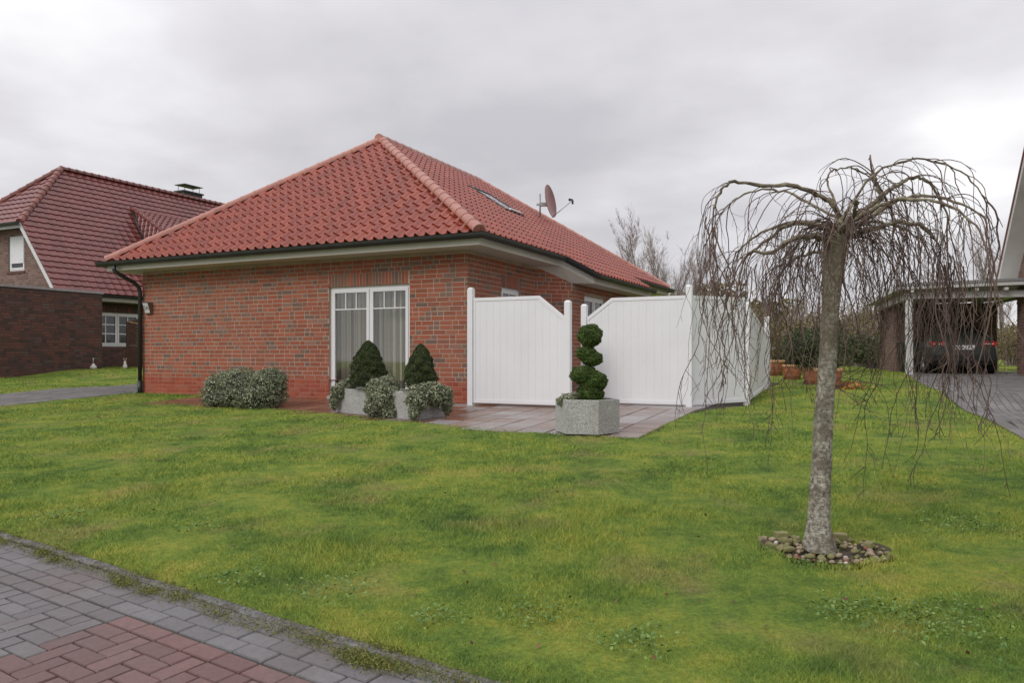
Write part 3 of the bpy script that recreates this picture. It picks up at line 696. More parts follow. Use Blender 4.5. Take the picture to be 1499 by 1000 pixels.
    P_ = [H(8.72, 11.6), H(8.72, -.5), H(-.5, -.5), H(-.5, 3.04), H(-1.0, 3.65), H(-1.0, 7.9)]; top = [ze - .03] * 4 + [zb - .03] * 2; bot = [zs - .03] * 4 + [zsb - .03] * 2
    for i in range(5): mb.face([P_[i] + UP * bot[i], P_[i + 1] + UP * bot[i + 1], P_[i + 1] + UP * top[i + 1], P_[i] + UP * top[i]])
    mb.face([H(-1, 7.9, zsb - .03), H(-.5, 7.9, zsb - .03), H(-.5, 7.9, ze - .03), H(-1, 7.9, zb - .03)])
    mb.face([H(-.5, 7.9, zs - .03), H(-.5, 11.6, zs - .03), H(-.5, 11.6, ze - .03), H(-.5, 7.9, ze - .03)]); mb.face([H(-.5, 11.6, zs - .03), H(8.72, 11.6, zs - .03), H(8.72, 11.6, ze - .03), H(-.5, 11.6, ze - .03)])
    mb.build('fascia', M['soffit'], HO)
    mb = MB(); a, b = zs - .028, zsb - .028
    wi = -.006
    for q in ([(8.72, -.5, a), (-.5, -.5, a), (wi, wi, a), (8.23, wi, a)], [(-.5, -.5, a), (-.5, 3.04, a), (wi, 2.8, a), (wi, wi, a)],
              [(-.5, 3.04, a), (-1, 3.65, b), (-.606, 3.4, b), (wi, 2.8, a)], [(-1, 3.65, b), (-1, 7.9, b), (-.606, 7.9, b), (-.606, 3.4, b)],
              [(-.5, 7.9, a), (-.5, 11.6, a), (wi, 11.11, a), (wi, 7.9, a)], [(-.5, 11.6, a), (8.72, 11.6, a), (8.22, 11.11, a), (wi, 11.11, a)],
              [(8.72, 11.6, a), (8.72, -.5, a), (8.23, wi, a), (8.23, 11.1, a)], [(-1, 7.9, b), (0, 7.9, b), (0, 7.3, b), (-.606, 7.3, b)]):
        mb.face([H(*p) for p in q])
    mb.build('soffit', M['soffit'], HO)
    # downpipes
    mb = MB(); mb.smooth = True
    x = H(8.35, -.6, ze - .12)
    pts = [x, x - UP * .09, H(8.34, -.5, 2.58), H(8.24, -.22, 2.42), H(8.22, -.10, 2.33), H(8.22, -.07, 2.2), H(8.22, -.07, .22)]
    mb.tube(pts, .042, 14); mb.build('downpipe', M['gutter'], HO)
    dp = MB(); dp.smooth = True; dp.tube([H(8.22, -.07, .27), H(8.22, -.07, -.1)], .052, 14); dp.build('downpipe_base', M['darkgreen_pipe'], HO)
    mb = MB(); mb.smooth = True; mb.tube([H(-.9, 7.95, zb - .1), H(-.75, 8.0, 2.2), H(-.1, 8.0, 2.05), H(-.08, 8.0, 0.1)], .042, 12); mb.build('downpipe', M['gutter'], HO)
    # roof window on the side slope
    n = ssd.cross(DS).normalized()
    if n.z < 0: n = -n
    O = H(-.5 + 2.08, -.5 + 5.05, ze + 2.08 * 3 / 4.61) + n * .03; Lu = 1.05; Lv = 1.0 * sL / 4.61
    mb = MB(); f = .07
    for a0, a1, b0, b1 in ((0, Lu, 0, f), (0, Lu, Lv - f, Lv), (0, f, f, Lv - f), (Lu - f, Lu, f, Lv - f)): mb.box(O + DS * a0 + ssd * b0, DS * (a1 - a0), ssd * (b1 - b0), n * .055)
    rw = mb.build('roof_window', M['gutter'], HO)
    mb = MB(); mb.box(O + DS * f + ssd * f, DS * (Lu - 2 * f), ssd * (Lv - 2 * f), n * .04); mb.build('pane', M['glassdark'], rw)
    mb = MB(); mb.box(O + DS * .3 + n * .058 + ssd * .02, DS * .62, ssd * .07, n * .03); mb.build('frame', M['pvc'], rw)
main_house()

def font_mesh(txt, size, name, mat, loc, xdir, ydir, parent, extrude=.001):
    cu = bpy.data.curves.new(name, 'FONT'); cu.body = txt; cu.size = size; cu.extrude = extrude; cu.align_x = 'CENTER'; cu.align_y = 'CENTER'
    t = bpy.data.objects.new(name + '_tmp', cu); COL.objects.link(t)
    dg = bpy.context.evaluated_depsgraph_get(); me = bpy.data.meshes.new_from_object(t.evaluated_get(dg)); bpy.data.objects.remove(t)
    xd, yd = Vector(xdir).normalized(), Vector(ydir).normalized(); zd = xd.cross(yd)
    R = Matrix((xd, yd, zd)).transposed().to_4x4(); off = W(parent)
    me.transform(Matrix.Translation(Vector(loc) - off) @ R); me.materials.clear(); me.materials.append(mat)
    o = bpy.data.objects.new(name, me); COL.objects.link(o); o.parent = parent; return o
def house_number():
    c = H(7.98, -.0, 1.86); nf = Vector((-.44, -.898, 0))
    t = thing('house_number_sign', c, 'small slanted house number box on the brick wall beside the dark downpipe', 'sign')
    mb = MB(); w, h = .17, .25           # wedge: deeper on top
    prof = [(0, -h / 2), (0, h / 2), (.13, h / 2), (.05, -h / 2)]
    mb.prism([c + XR * (-w / 2) + nf * (d + .006) + UP * z for d, z in prof], XR * w); mb.build('housing', M['brick_brown'], t, recalc=True)
    fd = (nf * .08 + UP * h).normalized(); fn = XR.cross(fd).normalized()
    if fn.dot(nf) < 0: fn = -fn
    pc = c + nf * .096 + fn * .004
    mb = MB(); mb.cbox(pc, w - .02, .22, .006, XR, fd, fn); mb.build('plate', M['pvc_dirty'], t)
    font_mesh('3A', .13, 'number', M['ink'], pc + fn * .005, XR, fd, t)
house_number()
def dish():
    s, t_ = 8.57, 2.72; base = H(-.5 + t_, -.5 + s, 2.87 + t_ * 3 / 4.61)
    t = thing('satellite_dish', base, 'reddish satellite dish on a short mast near the top of the bungalow roof', 'satellite dish')
    mb = MB(); mb.smooth = True; mb.tube([base - UP * .1, base + UP * .72], .024, 10); mb.build('mast', M['steel'], t)
    c = base + Vector((.26, -.05, .50)); ax = Vector((.90, -.38, .16)).normalized(); u = UP - ax * ax.z; u.normalize(); v = ax.cross(u)
    mb = MB(); mb.smooth = True; V = []; R = 7; K = 32
    for i in range(R + 1):
        for k in range(K):
            r = i / R; a = 2 * math.pi * k / K; V.append(c + u * math.cos(a) * r * .47 + v * math.sin(a) * r * .42 + ax * (r * r * .085 - .04))
    Fc = [(i * K + k, i * K + (k + 1) % K, (i + 1) * K + (k + 1) % K, (i + 1) * K + k) for i in range(R) for k in range(K)]
    mb.mesh(V, Fc); mb.mesh([p - ax * .012 for p in V], [f[::-1] for f in Fc])
    rim = [R * K + k for k in range(K)]; n = len(V); mb.mesh(V + [p - ax * .012 for p in V], [(rim[k], rim[(k + 1) % K], rim[(k + 1) % K] + n, rim[k] + n) for k in range(K)])
    mb.build('reflector', M['dish'], t)
    mb = MB(); mb.cbox(base + Vector((.1, -.02, .42)), .24, .09, .10); mb.cbox(base + Vector((-.06, 0, .42)), .08, .05, .05); mb.build('bracket', M['steel'], t)
    a0 = c - u * .46; a1 = c + ax * .62 - u * .12 + Vector((.05, 0, 0))
    mb = MB(); mb.smooth = True; mb.tube([a0, a1], .011, 8); mb.build('feed_arm', M['steel'], t)
    d = (c - a1).normalized(); mb = MB(); mb.smooth = True; mb.tube([a1 + UP * .02, a1 + UP * .02 + d * .05, a1 + UP * .02 + d * .06, a1 + UP * .02 + d * .11], [.022, .022, .036, .036], 12); mb.cbox(a1 - UP * .05, .05, .04, .11); mb.build('receiver', M['chimney'], t)
dish()
def ornament():
    w = 1.52; c = H(w, .085, 1.75)
    t = thing('hanging_ornament', c, 'small orange ornament hanging behind the glass of the patio door', 'ornament')
    mb = MB(); mb.tube([c + UP * .3, c - UP * .12], .0015, 5); mb.build('thread', M['ink'], t)
    for dz, r in ((.06, .02), (-.04, .026), (-.12, .018)):
        mb = MB(); mb.smooth = True; mb.lathe(c + UP * dz, [(0, -r), (r * .7, -r * .7), (r, 0), (r * .7, r * .7), (0, r)], 10); mb.build('bead', M['terracotta'], t)
ornament()

# ================================================================== FENCES
def post(p, top, parent, a=.095, ax=XR):
    ax = Vector(ax); ay = ax.cross(UP); b = Vector((p.x, p.y, g(p.x, p.y) - .02)); mb = MB(); h = top - b.z
    mb.box(b - ax * a / 2 - ay * a / 2, ax * a, ay * a, UP * (h - .03))
    q = b + UP * (h - .03); V = [q + ax * a / 2 * i + ay * a / 2 * j for i, j in ((-1, -1), (1, -1), (1, 1), (-1, 1))]; V += [v + (q - v) * .45 + UP * .03 for v in V]
    mb.mesh(V, [(4, 5, 6, 7)] + [(k, (k + 1) % 4, (k + 1) % 4 + 4, k + 4) for k in range(4)])
    return mb.build('post', M['pvc'], parent, recalc=True)
def fpanel(p, q, tops, parent, z0p=.03, z0q=.03, name='panel'):
    """tops: list of (fraction, z) along top"""
    p = Vector((p.x, p.y, 0)); q = Vector((q.x, q.y, 0)); d = q - p; L = d.length; X = d.normalized(); Nn = X.cross(UP)
    zt = lambda f: float(np.interp(f, [a for a, b in tops], [b for a, b in tops])); z0 = lambda f: z0p + (z0q - z0p) * f
    mb = MB(); n = max(3, int(L / .125)); gp = .004; fr = .055
    for i in range(n):
        a, b = i / n, (i + 1) / n; brk = [a] + [t[0] for t in tops if a < t[0] < b] + [b]
        for a_, b_ in zip(brk, brk[1:]):
            ga = gp / 2 / L if a_ == a else 0; gb = gp / 2 / L if b_ == b else 0; f0, f1 = a_ + ga, b_ - gb
            P0, P1 = p + X * L * f0 - Nn * .012, p + X * L * f1 - Nn * .012
            mb.mesh([P0 + UP * z0(f0), P1 + UP * z0(f1), P1 + UP * (zt(f1) - .02), P0 + UP * (zt(f0) - .02)] + [v + Nn * .024 for v in (P0 + UP * z0(f0), P1 + UP * z0(f1), P1 + UP * (zt(f1) - .02), P0 + UP * (zt(f0) - .02))],
                    [(4, 5, 6, 7), (3, 2, 1, 0), (0, 1, 5, 4), (1, 2, 6, 5), (2, 3, 7, 6), (3, 0, 4, 7)])
        mb.box(p + X * L * b - X * .006 - Nn * .0095 + UP * (z0(b) + .01), X * .012, Nn * .019, UP * (zt(b) - z0(b) - .06)) if i < n - 1 else None
    o = mb.build(name, M['pvc'], parent)
    mb = MB()
    def rail(f0, za, f1, zb, h):
        P0, P1 = p + X * L * f0 - Nn * .022, p + X * L * f1 - Nn * .022
        mb.mesh([P0 + UP * (za - h), P1 + UP * (zb - h), P1 + UP * zb, P0 + UP * za] + [v + Nn * .044 for v in (P0 + UP * (za - h), P1 + UP * (zb - h), P1 + UP * zb, P0 + UP * za)], [(4, 5, 6, 7), (3, 2, 1, 0), (0, 1, 5, 4), (1, 2, 6, 5), (2, 3, 7, 6), (3, 0, 4, 7)])
    for (f0, za), (f1, zb) in zip(tops, tops[1:]): rail(f0, za, f1, zb, fr * math.hypot(1, (zb - za) / ((f1 - f0) * L)))
    rail(0, z0p + fr, 1, z0q + fr, fr)
    for f, s_ in ((0, 1), (1, -1)):
        b = p + X * L * f - Nn * .020 + UP * (z0(f) + .001); mb.box(b, X * .045 * s_, Nn * .040, UP * (zt(f) - z0(f) - .004 - (.05 if abs(zt(f) - zt(f + .05 * s_)) > .01 else 0)))
    mb.build('frame', M['pvc'], o, recalc=True); return o
def fences():
    f3 = Vector((.898, -.44, 0)); p1 = Vector((-.69, 12.95, 0)); p2 = p1 + f3 * 1.757
    t = thing('privacy_fence', p1, 'white plastic privacy fence panel with right corner cut off, joined to the brick wall', 'fence', 'white privacy fences round the terrace')
    post(p1, 1.97, t); post(p2, 1.70, t); fpanel(p1 + f3 * .05, p2 - f3 * .05, [(0, 1.79), (.73, 1.79), (1, 1.44)], t)
    p3 = Vector((1.235, 13.1, 0)); p4 = Vector((2.84, 12.31, 0)); p5 = Vector((3.93, 12.86, 0)); p6 = Vector((4.79, 14.42, 0))
    t = thing('privacy_fence', p4, 'longer white plastic privacy fence with left corner cut off, bending back behind the weeping tree', 'fence', 'white privacy fences round the terrace')
    post(p3, 1.70, t); post(p4, 1.96, t); post(p5, 1.72, t, ax=(p6 - p5).normalized()); post(p6, 1.56, t, ax=(p6 - p5).normalized())
    d = (p4 - p3).normalized(); fpanel(p3 + d * .05, p4 - d * .05, [(0, 1.47), (.26, 1.79), (1, 1.79)], t)
    d = (p5 - p4).normalized(); fpanel(p4 + d * .05, p5 - d * .05, [(0, 1.79), (1, 1.79)], t, .03, .05)
    d = (p6 - p5).normalized(); fpanel(p5 + d * .05, p6 - d * .05, [(0, 1.66), (.5, 1.45), (1, 1.2)], t, .06, .24)
    mb = MB(); mb.box(p6 + Vector((.04, -.02, .95)), (.10, 0, 0), (0, .03, 0), (0, 0, .02)); mb.build('latch', M['steel'], t)
fences()

# ================================================================== PLANTERS AND SHRUBS
def blob_surface(n, c, r, wob=.06, seed=0, low=-1.):
    d = sph(n); d = d[d[:, 2] > low]; rs = np.random.default_rng(seed); ph = rs.uniform(0, 6, 6)
    k = 1 + wob * (np.sin(d[:, 0] * 5 + ph[0]) * np.sin(d[:, 2] * 6 + ph[1]) + .6 * np.sin(d[:, 1] * 9 + ph[2]) * np.sin(d[:, 0] * 8 + ph[3]) + .4 * np.sin(d[:, 2] * 15 + ph[4]))
    return np.array(c) + d * np.array(r) * k[:, None], d
def foliage(parent, name, mat, blobs, n, size, aspect=.5, depth=.12, wob=.06, low=-1., tilt=.8, core=True, cores=.86):
    """blobs: (centre, radii). leaves over and just under their surfaces"""
    area = np.array([b[1][0] * b[1][2] + b[1][1] * b[1][2] for b in blobs]); area /= area.sum(); Ps = []; Ns = []
    for i, b in enumerate(blobs):
        p, d = blob_surface(int(n * area[i] * 1.0), b[0], b[1], wob, i + 1, low); k = 1 - depth * RNG.beta(1, 2.5, len(p)) + .03 * RNG.normal(0, 1, len(p))
        p = np.array(b[0]) + (p - np.array(b[0])) * k[:, None]; Ps.append(p); Ns.append(d)
    Ps = np.concatenate(Ps); Ns = np.concatenate(Ns); zz = Ps[:, 2] > G(Ps[:, 0], Ps[:, 1]) + .003; Ps, Ns = Ps[zz], Ns[zz]
    # clumps tint together
    cl = np.sin(Ps[:, 0] * 23 + 3 * np.sin(Ps[:, 2] * 17)) * np.sin(Ps[:, 1] * 19 + Ps[:, 2] * 21)
    r = np.clip(RNG.beta(1.6, 2.0, len(Ps)) + .16 * cl, 0, 1)
    o = npmesh(name, leaves(Ps, Ns, size, aspect, tilt=tilt), 4, r, M[mat], parent)
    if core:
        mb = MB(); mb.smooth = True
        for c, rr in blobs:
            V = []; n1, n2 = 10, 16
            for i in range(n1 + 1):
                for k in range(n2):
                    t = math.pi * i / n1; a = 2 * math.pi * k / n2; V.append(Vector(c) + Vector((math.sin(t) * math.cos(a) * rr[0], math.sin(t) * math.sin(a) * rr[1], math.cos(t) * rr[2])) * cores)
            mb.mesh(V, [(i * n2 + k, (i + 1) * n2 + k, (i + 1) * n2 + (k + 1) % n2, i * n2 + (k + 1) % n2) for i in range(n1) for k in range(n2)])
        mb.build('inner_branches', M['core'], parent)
    return o
def stem(parent, p, q, r, mat='bark', name='stem'):
    mb = MB(); mb.smooth = True; mb.tube([p, q], [r, r * .8], 8); mb.build(name, M[mat], parent)
def poly_box(parent, pts, z0s, z1, wall, name, mat, dz=.05):
    """planter with polygon plan pts, open top"""
    c = sum((Vector((p[0], p[1], 0)) for p in pts), Vector()) / len(pts); n = len(pts); mb = MB()
    bot = [Vector((p[0], p[1], z0s)) for p in pts]; top = [Vector((p[0], p[1], z1)) for p in pts]
    def ins(p, d): 
        v = Vector((c.x, c.y, p.z)) - p; return p + v.normalized() * d
    it = [ins(p, wall) for p in top]; ib = [p - UP * dz for p in it]; V = bot + top + it + ib; Fc = []
    for k in range(n):
        m = (k + 1) % n
        for l in range(3): Fc.append((l * n + k, l * n + m, (l + 1) * n + m, (l + 1) * n + k))
    Fc.append(tuple(range(n))[::-1]); mb.mesh(V, Fc); o = mb.build(name, M[mat], parent, bevel=.006, recalc=True)
    mb = MB(); mb.face([p + UP * .01 for p in ib]); mb.build('soil', M['soil'], parent); return o
def hex_planter():
    c = Vector((.925, 9.46, 0)); z0 = g(.925, 9.3) - .005; R = .40; a0 = math.radians(-16); pts = []
    for k in range(6): a = a0 + math.radians(60 * k); pts.append((c.x + R * math.cos(a) * 1.0, c.y + R * math.sin(a), 0))
    t = thing('hexagonal_planter', (c.x, c.y, z0), 'hexagonal grey exposed aggregate planter standing alone at the front of the patio', 'planter')
    z1 = z0 + .43
    poly_box(t, [(p[0] * 1.0, p[1]) for p in pts], z0 + .02, z1, .045, 'bowl', 'aggregate', .05)
    mb = MB(); mb.prism([Vector((c.x + (p[0] - c.x) * .93, c.y + (p[1] - c.y) * .93, z0 - .03)) for p in pts], UP * .055); mb.build('foot', M['stone_dark'], t, recalc=True)
    y = 9.42
    u = thing('topiary_shrub', P(863, 590, y), 'spiral clipped evergreen of stacked balls growing in the hexagonal planter', 'topiary')
    blobs = [(P(863.5, 491.5, y), (.150, .150, .140)), (P(858, 517, y), (.125, .13, .085)), (P(866, 525, y), (.135, .14, .09)), (P(855, 549, y), (.17, .17, .115)), (P(868, 558, y), (.175, .18, .125)), (P(864, 576, y), (.165, .165, .12)), (P(865, 588, y), (.155, .155, .08))]
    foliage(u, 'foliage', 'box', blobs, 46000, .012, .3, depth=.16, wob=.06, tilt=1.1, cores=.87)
    stem(u, P(864, 590, y) - UP * .05, P(863, 480, y), .02)
    v = thing('trailing_plant', P(832, 583, y), 'small pale variegated plant at the left rim of the hexagonal planter', 'plant')
    foliage(v, 'foliage', 'varieg', [(P(832, 584, y - .05), (.12, .12, .07)), (P(820, 588, y - .1), (.05, .06, .05)), (P(844, 581, y), (.07, .07, .06))], 1300, .015, .4, depth=.5, core=False)
hex_planter()
def rect_planter():
    A = Vector((-2.83, 12.33, 0)); B = Vector((-1.36, 11.04, 0)); ex = (B - A).normalized(); ey = Vector((-ex.y, ex.x, 0)); L = (B - A).length; D = .56
    z0 = -.10; z1 = z0 + .40; c = A + ex * L / 2 + ey * D / 2
    t = thing('rectangular_planter', (c.x, c.y, z0), 'long rectangular grey exposed aggregate planter in front of the patio door', 'planter')
    # two troughs side by side
    for k in range(2):
        a = A + ex * (L / 2 * k + .01 * k); b = A + ex * (L / 2 * (k + 1) - .01)
        poly_box(t, [(a.x, a.y), (b.x, b.y), ((b + ey * D).x, (b + ey * D).y), ((a + ey * D).x, (a + ey * D).y)], z0 - .02, z1, .05, 'trough', 'aggregate', .05)
    for px, pyt, pyb, wpx, yy, lab in ((539, 499, 566, 58, 12.0, 'wider cone shaped dark green conifer at the left of the long planter'), (616, 504, 568, 50, 11.45, 'narrower cone shaped dark green conifer at the right of the long planter')):
        u = thing('conical_conifer', P(px, pyb, yy), lab, 'conifer')
        sc = yy / F; hh = (pyb - pyt) * sc; n = 24000; f = RNG.random(n) ** .7; ang = RNG.uniform(0, 2 * math.pi, n)
        zz = f * hh; prof = np.clip(1 - (zz / hh) ** 1.6, 0, 1) ** .62 * (.84 + .16 * np.minimum(1, zz / hh * 5))
        rad = prof * wpx / 2 * sc * (1 + .07 * np.sin(ang * 3 + zz * 14 + px) + .05 * np.sin(ang * 7 - zz * 31) + .04 * np.sin(zz * 60 + ang * 2)) * (1 - .16 * RNG.beta(1, 2.5, n)); b = P(px, pyb, yy)
        pos = np.stack([b.x + rad * np.cos(ang), b.y + rad * np.sin(ang), b.z + zz], 1); nr = np.stack([np.cos(ang), np.sin(ang), np.full(n, .5)], 1)
        r = np.clip(RNG.beta(1.5, 2.5, n) + .15 * np.sin(pos[:, 0] * 31) * np.sin(pos[:, 2] * 27), 0, 1)
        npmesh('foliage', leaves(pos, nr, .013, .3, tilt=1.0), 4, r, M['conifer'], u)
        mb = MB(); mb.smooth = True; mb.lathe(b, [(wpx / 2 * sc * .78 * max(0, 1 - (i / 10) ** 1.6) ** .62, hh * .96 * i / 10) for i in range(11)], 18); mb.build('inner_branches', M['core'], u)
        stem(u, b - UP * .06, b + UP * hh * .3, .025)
    S = lambda px, py, y, rx, rz, ry=None: (P(px, py, y), (rx, ry or rx * .8, rz))
    for lab, bl, n in (('variegated trailing plant spilling over the left end of the long planter', [S(507, 566, 12.3, .16, .12), S(494, 574, 12.2, .11, .12), S(489, 586, 12.2, .07, .16)], 2600),
                       ('variegated trailing plant hanging over the middle of the long planter front', [S(560, 568, 11.7, .27, .18), S(562, 585, 11.5, .27, .24), S(572, 605, 11.4, .14, .12), S(545, 598, 11.5, .13, .12)], 6500),
                       ('variegated trailing plant spilling over the right end of the long planter', [S(622, 572, 11.25, .28, .13), S(642, 579, 11.2, .22, .17), S(610, 588, 11.0, .16, .16), S(655, 594, 11.25, .09, .14), S(606, 606, 10.95, .08, .10)], 5600)):
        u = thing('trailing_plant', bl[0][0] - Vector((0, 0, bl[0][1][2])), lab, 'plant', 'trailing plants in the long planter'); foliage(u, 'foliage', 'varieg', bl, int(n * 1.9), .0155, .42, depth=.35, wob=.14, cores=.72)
rect_planter()
def wall_bush():
    S = lambda px, py, y, rx, ry, rz: (P(px, py, y), (rx, ry, rz))
    u = thing('variegated_bush', H(3.45, -1.35, -.06), 'wide rounded variegated bush standing on the ground against the brick wall', 'bush')
    bl = [S(325, 571, 13.75, .34, .36, .33), S(358, 569, 13.5, .44, .42, .36), S(393, 570, 13.3, .34, .36, .36), S(396, 556, 13.3, .24, .26, .20), S(340, 560, 13.6, .3, .3, .22), S(375, 582, 13.2, .40, .36, .24), S(318, 585, 13.6, .25, .3, .16)]
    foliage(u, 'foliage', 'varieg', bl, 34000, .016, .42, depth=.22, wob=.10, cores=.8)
wall_bush()
def pots():
    rows = [((1131, 545), .78, .34, 0, 'furthest left'), ((1160, 551), .72, .34, 1, ''), ((1188, 560), .66, .36, 2, ''), ((1213, 571), .70, .38, 3, '')]
    labs = ['terracotta plant pot closest to the white fence end', 'terracotta plant pot second to the right of the white fence end', 'terracotta plant pot half hidden just left of the tree trunk', 'largest terracotta plant pot directly behind the tree trunk']
    ys = [20.5, 18.4, 16.2, 14.3]
    for i, ((px, py), wd, hh, k, _) in enumerate(rows):
        y = ys[i]; x = (px - CX) / F * y; z = g(x, y) - .02; wpx = [34, 28, 26, 40][i]; R = wpx / F * y / 2 * 1.0; h = [24, 23, 27, 32][i] / F * y
        t = thing('terracotta_pot', (x, y, z), labs[i], 'plant pot', 'terracotta pots on the back lawn')
        mb = MB(); mb.smooth = True; mb.lathe((x, y, z), [(0, 0), (R * .78, 0), (R * .93, h * .82), (R * .93, h * .84)], 28); mb.lathe((x, y, z + h * .3), [(R * .84, 0), (R * .865, .006), (R * .85, .02)], 28); mb.build('bowl', M['terracotta'], t)
        mb = MB(); mb.smooth = True; mb.lathe((x, y, z + h * .82), [(R * .92, 0), (R * 1.02, h * .03), (R * 1.03, h * .14), (R * .98, h * .18), (R * .86, h * .18), (R * .84, 0)], 28); mb.build('rim', M['terracotta_rim'], t)
        mb = MB(); mb.lathe((x, y, z + h * .86), [(R * .86, 0), (0, .01)], 20); mb.build('soil', M['soil'], t)
        sp = [('leafless brown stemmed shrub rising from the pot nearest the fence', .25, .5, 'olive'), ('thin spiky green plant in the second terracotta pot', .2, .4, 'evergreen'), ('round dark evergreen shrub in the pot left of the trunk', .5, .42, 'evergreen'), ('low dark green plant in the pot behind the trunk', .25, .12, 'evergreen')][i]
        u = thing('potted_shrub', (x, y, z + h), sp[0], 'shrub')
        foliage(u, 'foliage', sp[3], [(Vector((x, y, z + h + sp[2] * .9)), (sp[1], sp[1], sp[2]))], [1500, 700, 5000, 900][i], .03, .35, depth=.75 if i < 2 else .3, wob=.15, core=(i == 2))
        stem(u, Vector((x, y, z + h * .85)), Vector((x, y, z + h + sp[2] * .8)), .03)
pots()
def dry_leaves():
    x, y = 6.25, 14.18; z = g(x, y); t = thing('dry_leaf_heap', (x, y, z), 'little heap of dry orange leaves on the lawn right of the tree trunk', 'leaves')
    n = 160; pos = np.stack([RNG.normal(x, .15, n), RNG.normal(y, .15, n), z + np.abs(RNG.normal(.05, .05, n))], 1)
    npmesh('leaf_mass', leaves(pos, np.tile([0, 0, 1.], (n, 1)), .035, .6, tilt=.9), 4, RNG.random(n), M['dryleaf'], t)['kind'] = 'stuff'
dry_leaves()

# ================================================================== WEEPING TREE
def strand(p, d, L, step, grav, zmin, rs, wig=.10, cap=None):
    pts = [Vector(p)]; d = Vector(d).normalized(); n = int(L / step)
    for i in range(n):
        if cap and math.hypot(pts[-1].x - cap[0], pts[-1].y - cap[1]) > cap[2]: d.x *= .82; d.y *= .82; d.z -= .05
        if i % 5 == 4 and wig > .07: d = d + Vector((rs.gauss(0, .22), rs.gauss(0, .22), 0))
        d = d + Vector((rs.gauss(0, wig), rs.gauss(0, wig), rs.gauss(0, wig * .8) - grav)); d.normalize()
        q = pts[-1] + d * step
        if q.z < zmin: break
        pts.append(q)
    return pts
def weeping_tree():
    y0 = TY; rs = random.Random(21); base = Vector((TX, TY, g(TX, TY) - .06))
    T = thing('weeping_tree', (TX, TY, g(TX, TY)), 'bare weeping tree with lichen spotted trunk and drooping twigs on the front lawn', 'tree')
    V = lambda px, py, dy=0.: P(px, py, y0 + dy) if dy == 0 else Vector(((px - CX) / F * y0, y0 + dy, EYE + (CY - py) / F * y0))
    # trunk
    prof = [(1201, 806, 30), (1200, 795, 27.5), (1199, 780, 23), (1199, 760, 20.5), (1201, 720, 19), (1203, 680, 18), (1205, 620, 17.5), (1209, 560, 16.5), (1213, 500, 16), (1216, 450, 15.8), (1219, 410, 17.5), (1222, 380, 20), (1226, 355, 19), (1230, 335, 16), (1232, 318, 10)]
    mb = MB(); mb.smooth = True; n = 28; R = []; sc = y0 / F; fine = []
    for (a, b) in zip(prof, prof[1:]):
        m = max(1, int(abs(a[1] - b[1]) / 12))
        for i in range(m): f = i / m; fine.append(tuple(a[k] + (b[k] - a[k]) * f for k in range(3)))
    fine.append(prof[-1]); VV = []
    for i, (px, py, r) in enumerate(fine):
        c = V(px, py); 
        for k in range(n):
            a = 2 * math.pi * k / n; w = 1 + .035 * math.sin(a * 3 + c.z * 4) + .02 * math.sin(a * 7 + c.z * 13) + .015 * math.sin(c.z * 40 + a * 2)
            if c.z < -.12: w += .10 * max(0, (-.12 - c.z) / .18) * math.sin(a * 5 + 1)
            VV.append(c + Vector((math.cos(a), math.sin(a), 0)) * r * .77 * sc * w)
    mb.mesh(VV, [(i * n + k, i * n + (k + 1) % n, (i + 1) * n + (k + 1) % n, (i + 1) * n + k) for i in range(len(fine) - 1) for k in range(n)]); mb.face([VV[-n + k] for k in range(n)])
    mb.build('trunk', M['bark'], T)
    # main limbs drawn from the photograph, each with its own depth
    L = [  # (points (px,py,dy)), r0, r1
        ([(1232, 325, 0), (1215, 300, -.03), (1190, 287, -.05), (1150, 275, -.08), (1110, 277, -.1), (1065, 273, -.12), (1045, 290, -.13), (1035, 312, -.14)], .020, .007),
        ([(1220, 362, 0), (1190, 352, -.1), (1170, 351, -.16), (1132, 362, -.2), (1112, 378, -.22), (1085, 374, -.22)], .024, .010),
        ([(1222, 350, 0), (1195, 325, .05), (1165, 325, .1), (1135, 345, .15), (1105, 372, .2)], .020, .008),
        ([(1234, 330, 0), (1258, 315, 0), (1292, 287, .02), (1318, 268, .03), (1345, 257, .05), (1366, 263, .06), (1385, 288, .07), (1400, 318, .08)], .019, .007),
        ([(1232, 340, 0), (1265, 320, -.1), (1300, 300, -.2), (1345, 305, -.28), (1385, 330, -.34)], .019, .006),
        ([(1230, 345, 0), (1262, 330, .12), (1302, 315, .24), (1350, 318, .3), (1395, 340, .34)], .018, .006),
        ([(1234, 325, 0), (1226, 290, .05), (1218, 262, .08), (1227, 245, .09), (1250, 240, .09), (1275, 247, .1), (1300, 268, .12)], .009, .004),
        ([(1245, 318, 0), (1280, 298, .02), (1294, 288, .03), (1286, 268, .03), (1281, 252, .03)], .018, .010),
        ([(1228, 345, 0), (1225, 330, -.2), (1210, 318, -.4), (1180, 325, -.62), (1160, 350, -.78)], .02, .006),
        ([(1232, 340, 0), (1240, 322, -.22), (1262, 315, -.45), (1290, 330, -.66), (1305, 360, -.8)], .018, .006),
        ([(1230, 340, 0), (1238, 318, .25), (1255, 305, .5), (1280, 318, .7), (1290, 350, .82)], .018, .006),
        ([(1226, 340, 0), (1212, 318, .25), (1190, 308, .5), (1160, 318, .66), (1135, 345, .78)], .018, .006),
        ([(1236, 345, 0), (1262, 340, -.05), (1300, 330, -.1), (1330, 335, -.12), (1348, 352, -.14)], .02, .012),
        ([(1222, 372, 0), (1196, 368, .08), (1176, 374, .12), (1163, 388, .15)], .013, .006),
        ([(1232, 322, 0), (1200, 285, .2), (1165, 263, .3), (1125, 262, .36), (1090, 285, .4), (1070, 320, .42)], .011, .004),
        ([(1234, 322, 0), (1250, 275, -.15), (1290, 250, -.2), (1330, 250, -.25), (1372, 275, -.3), (1400, 312, -.3)], .010, .004),
    ]
    limbpts = []
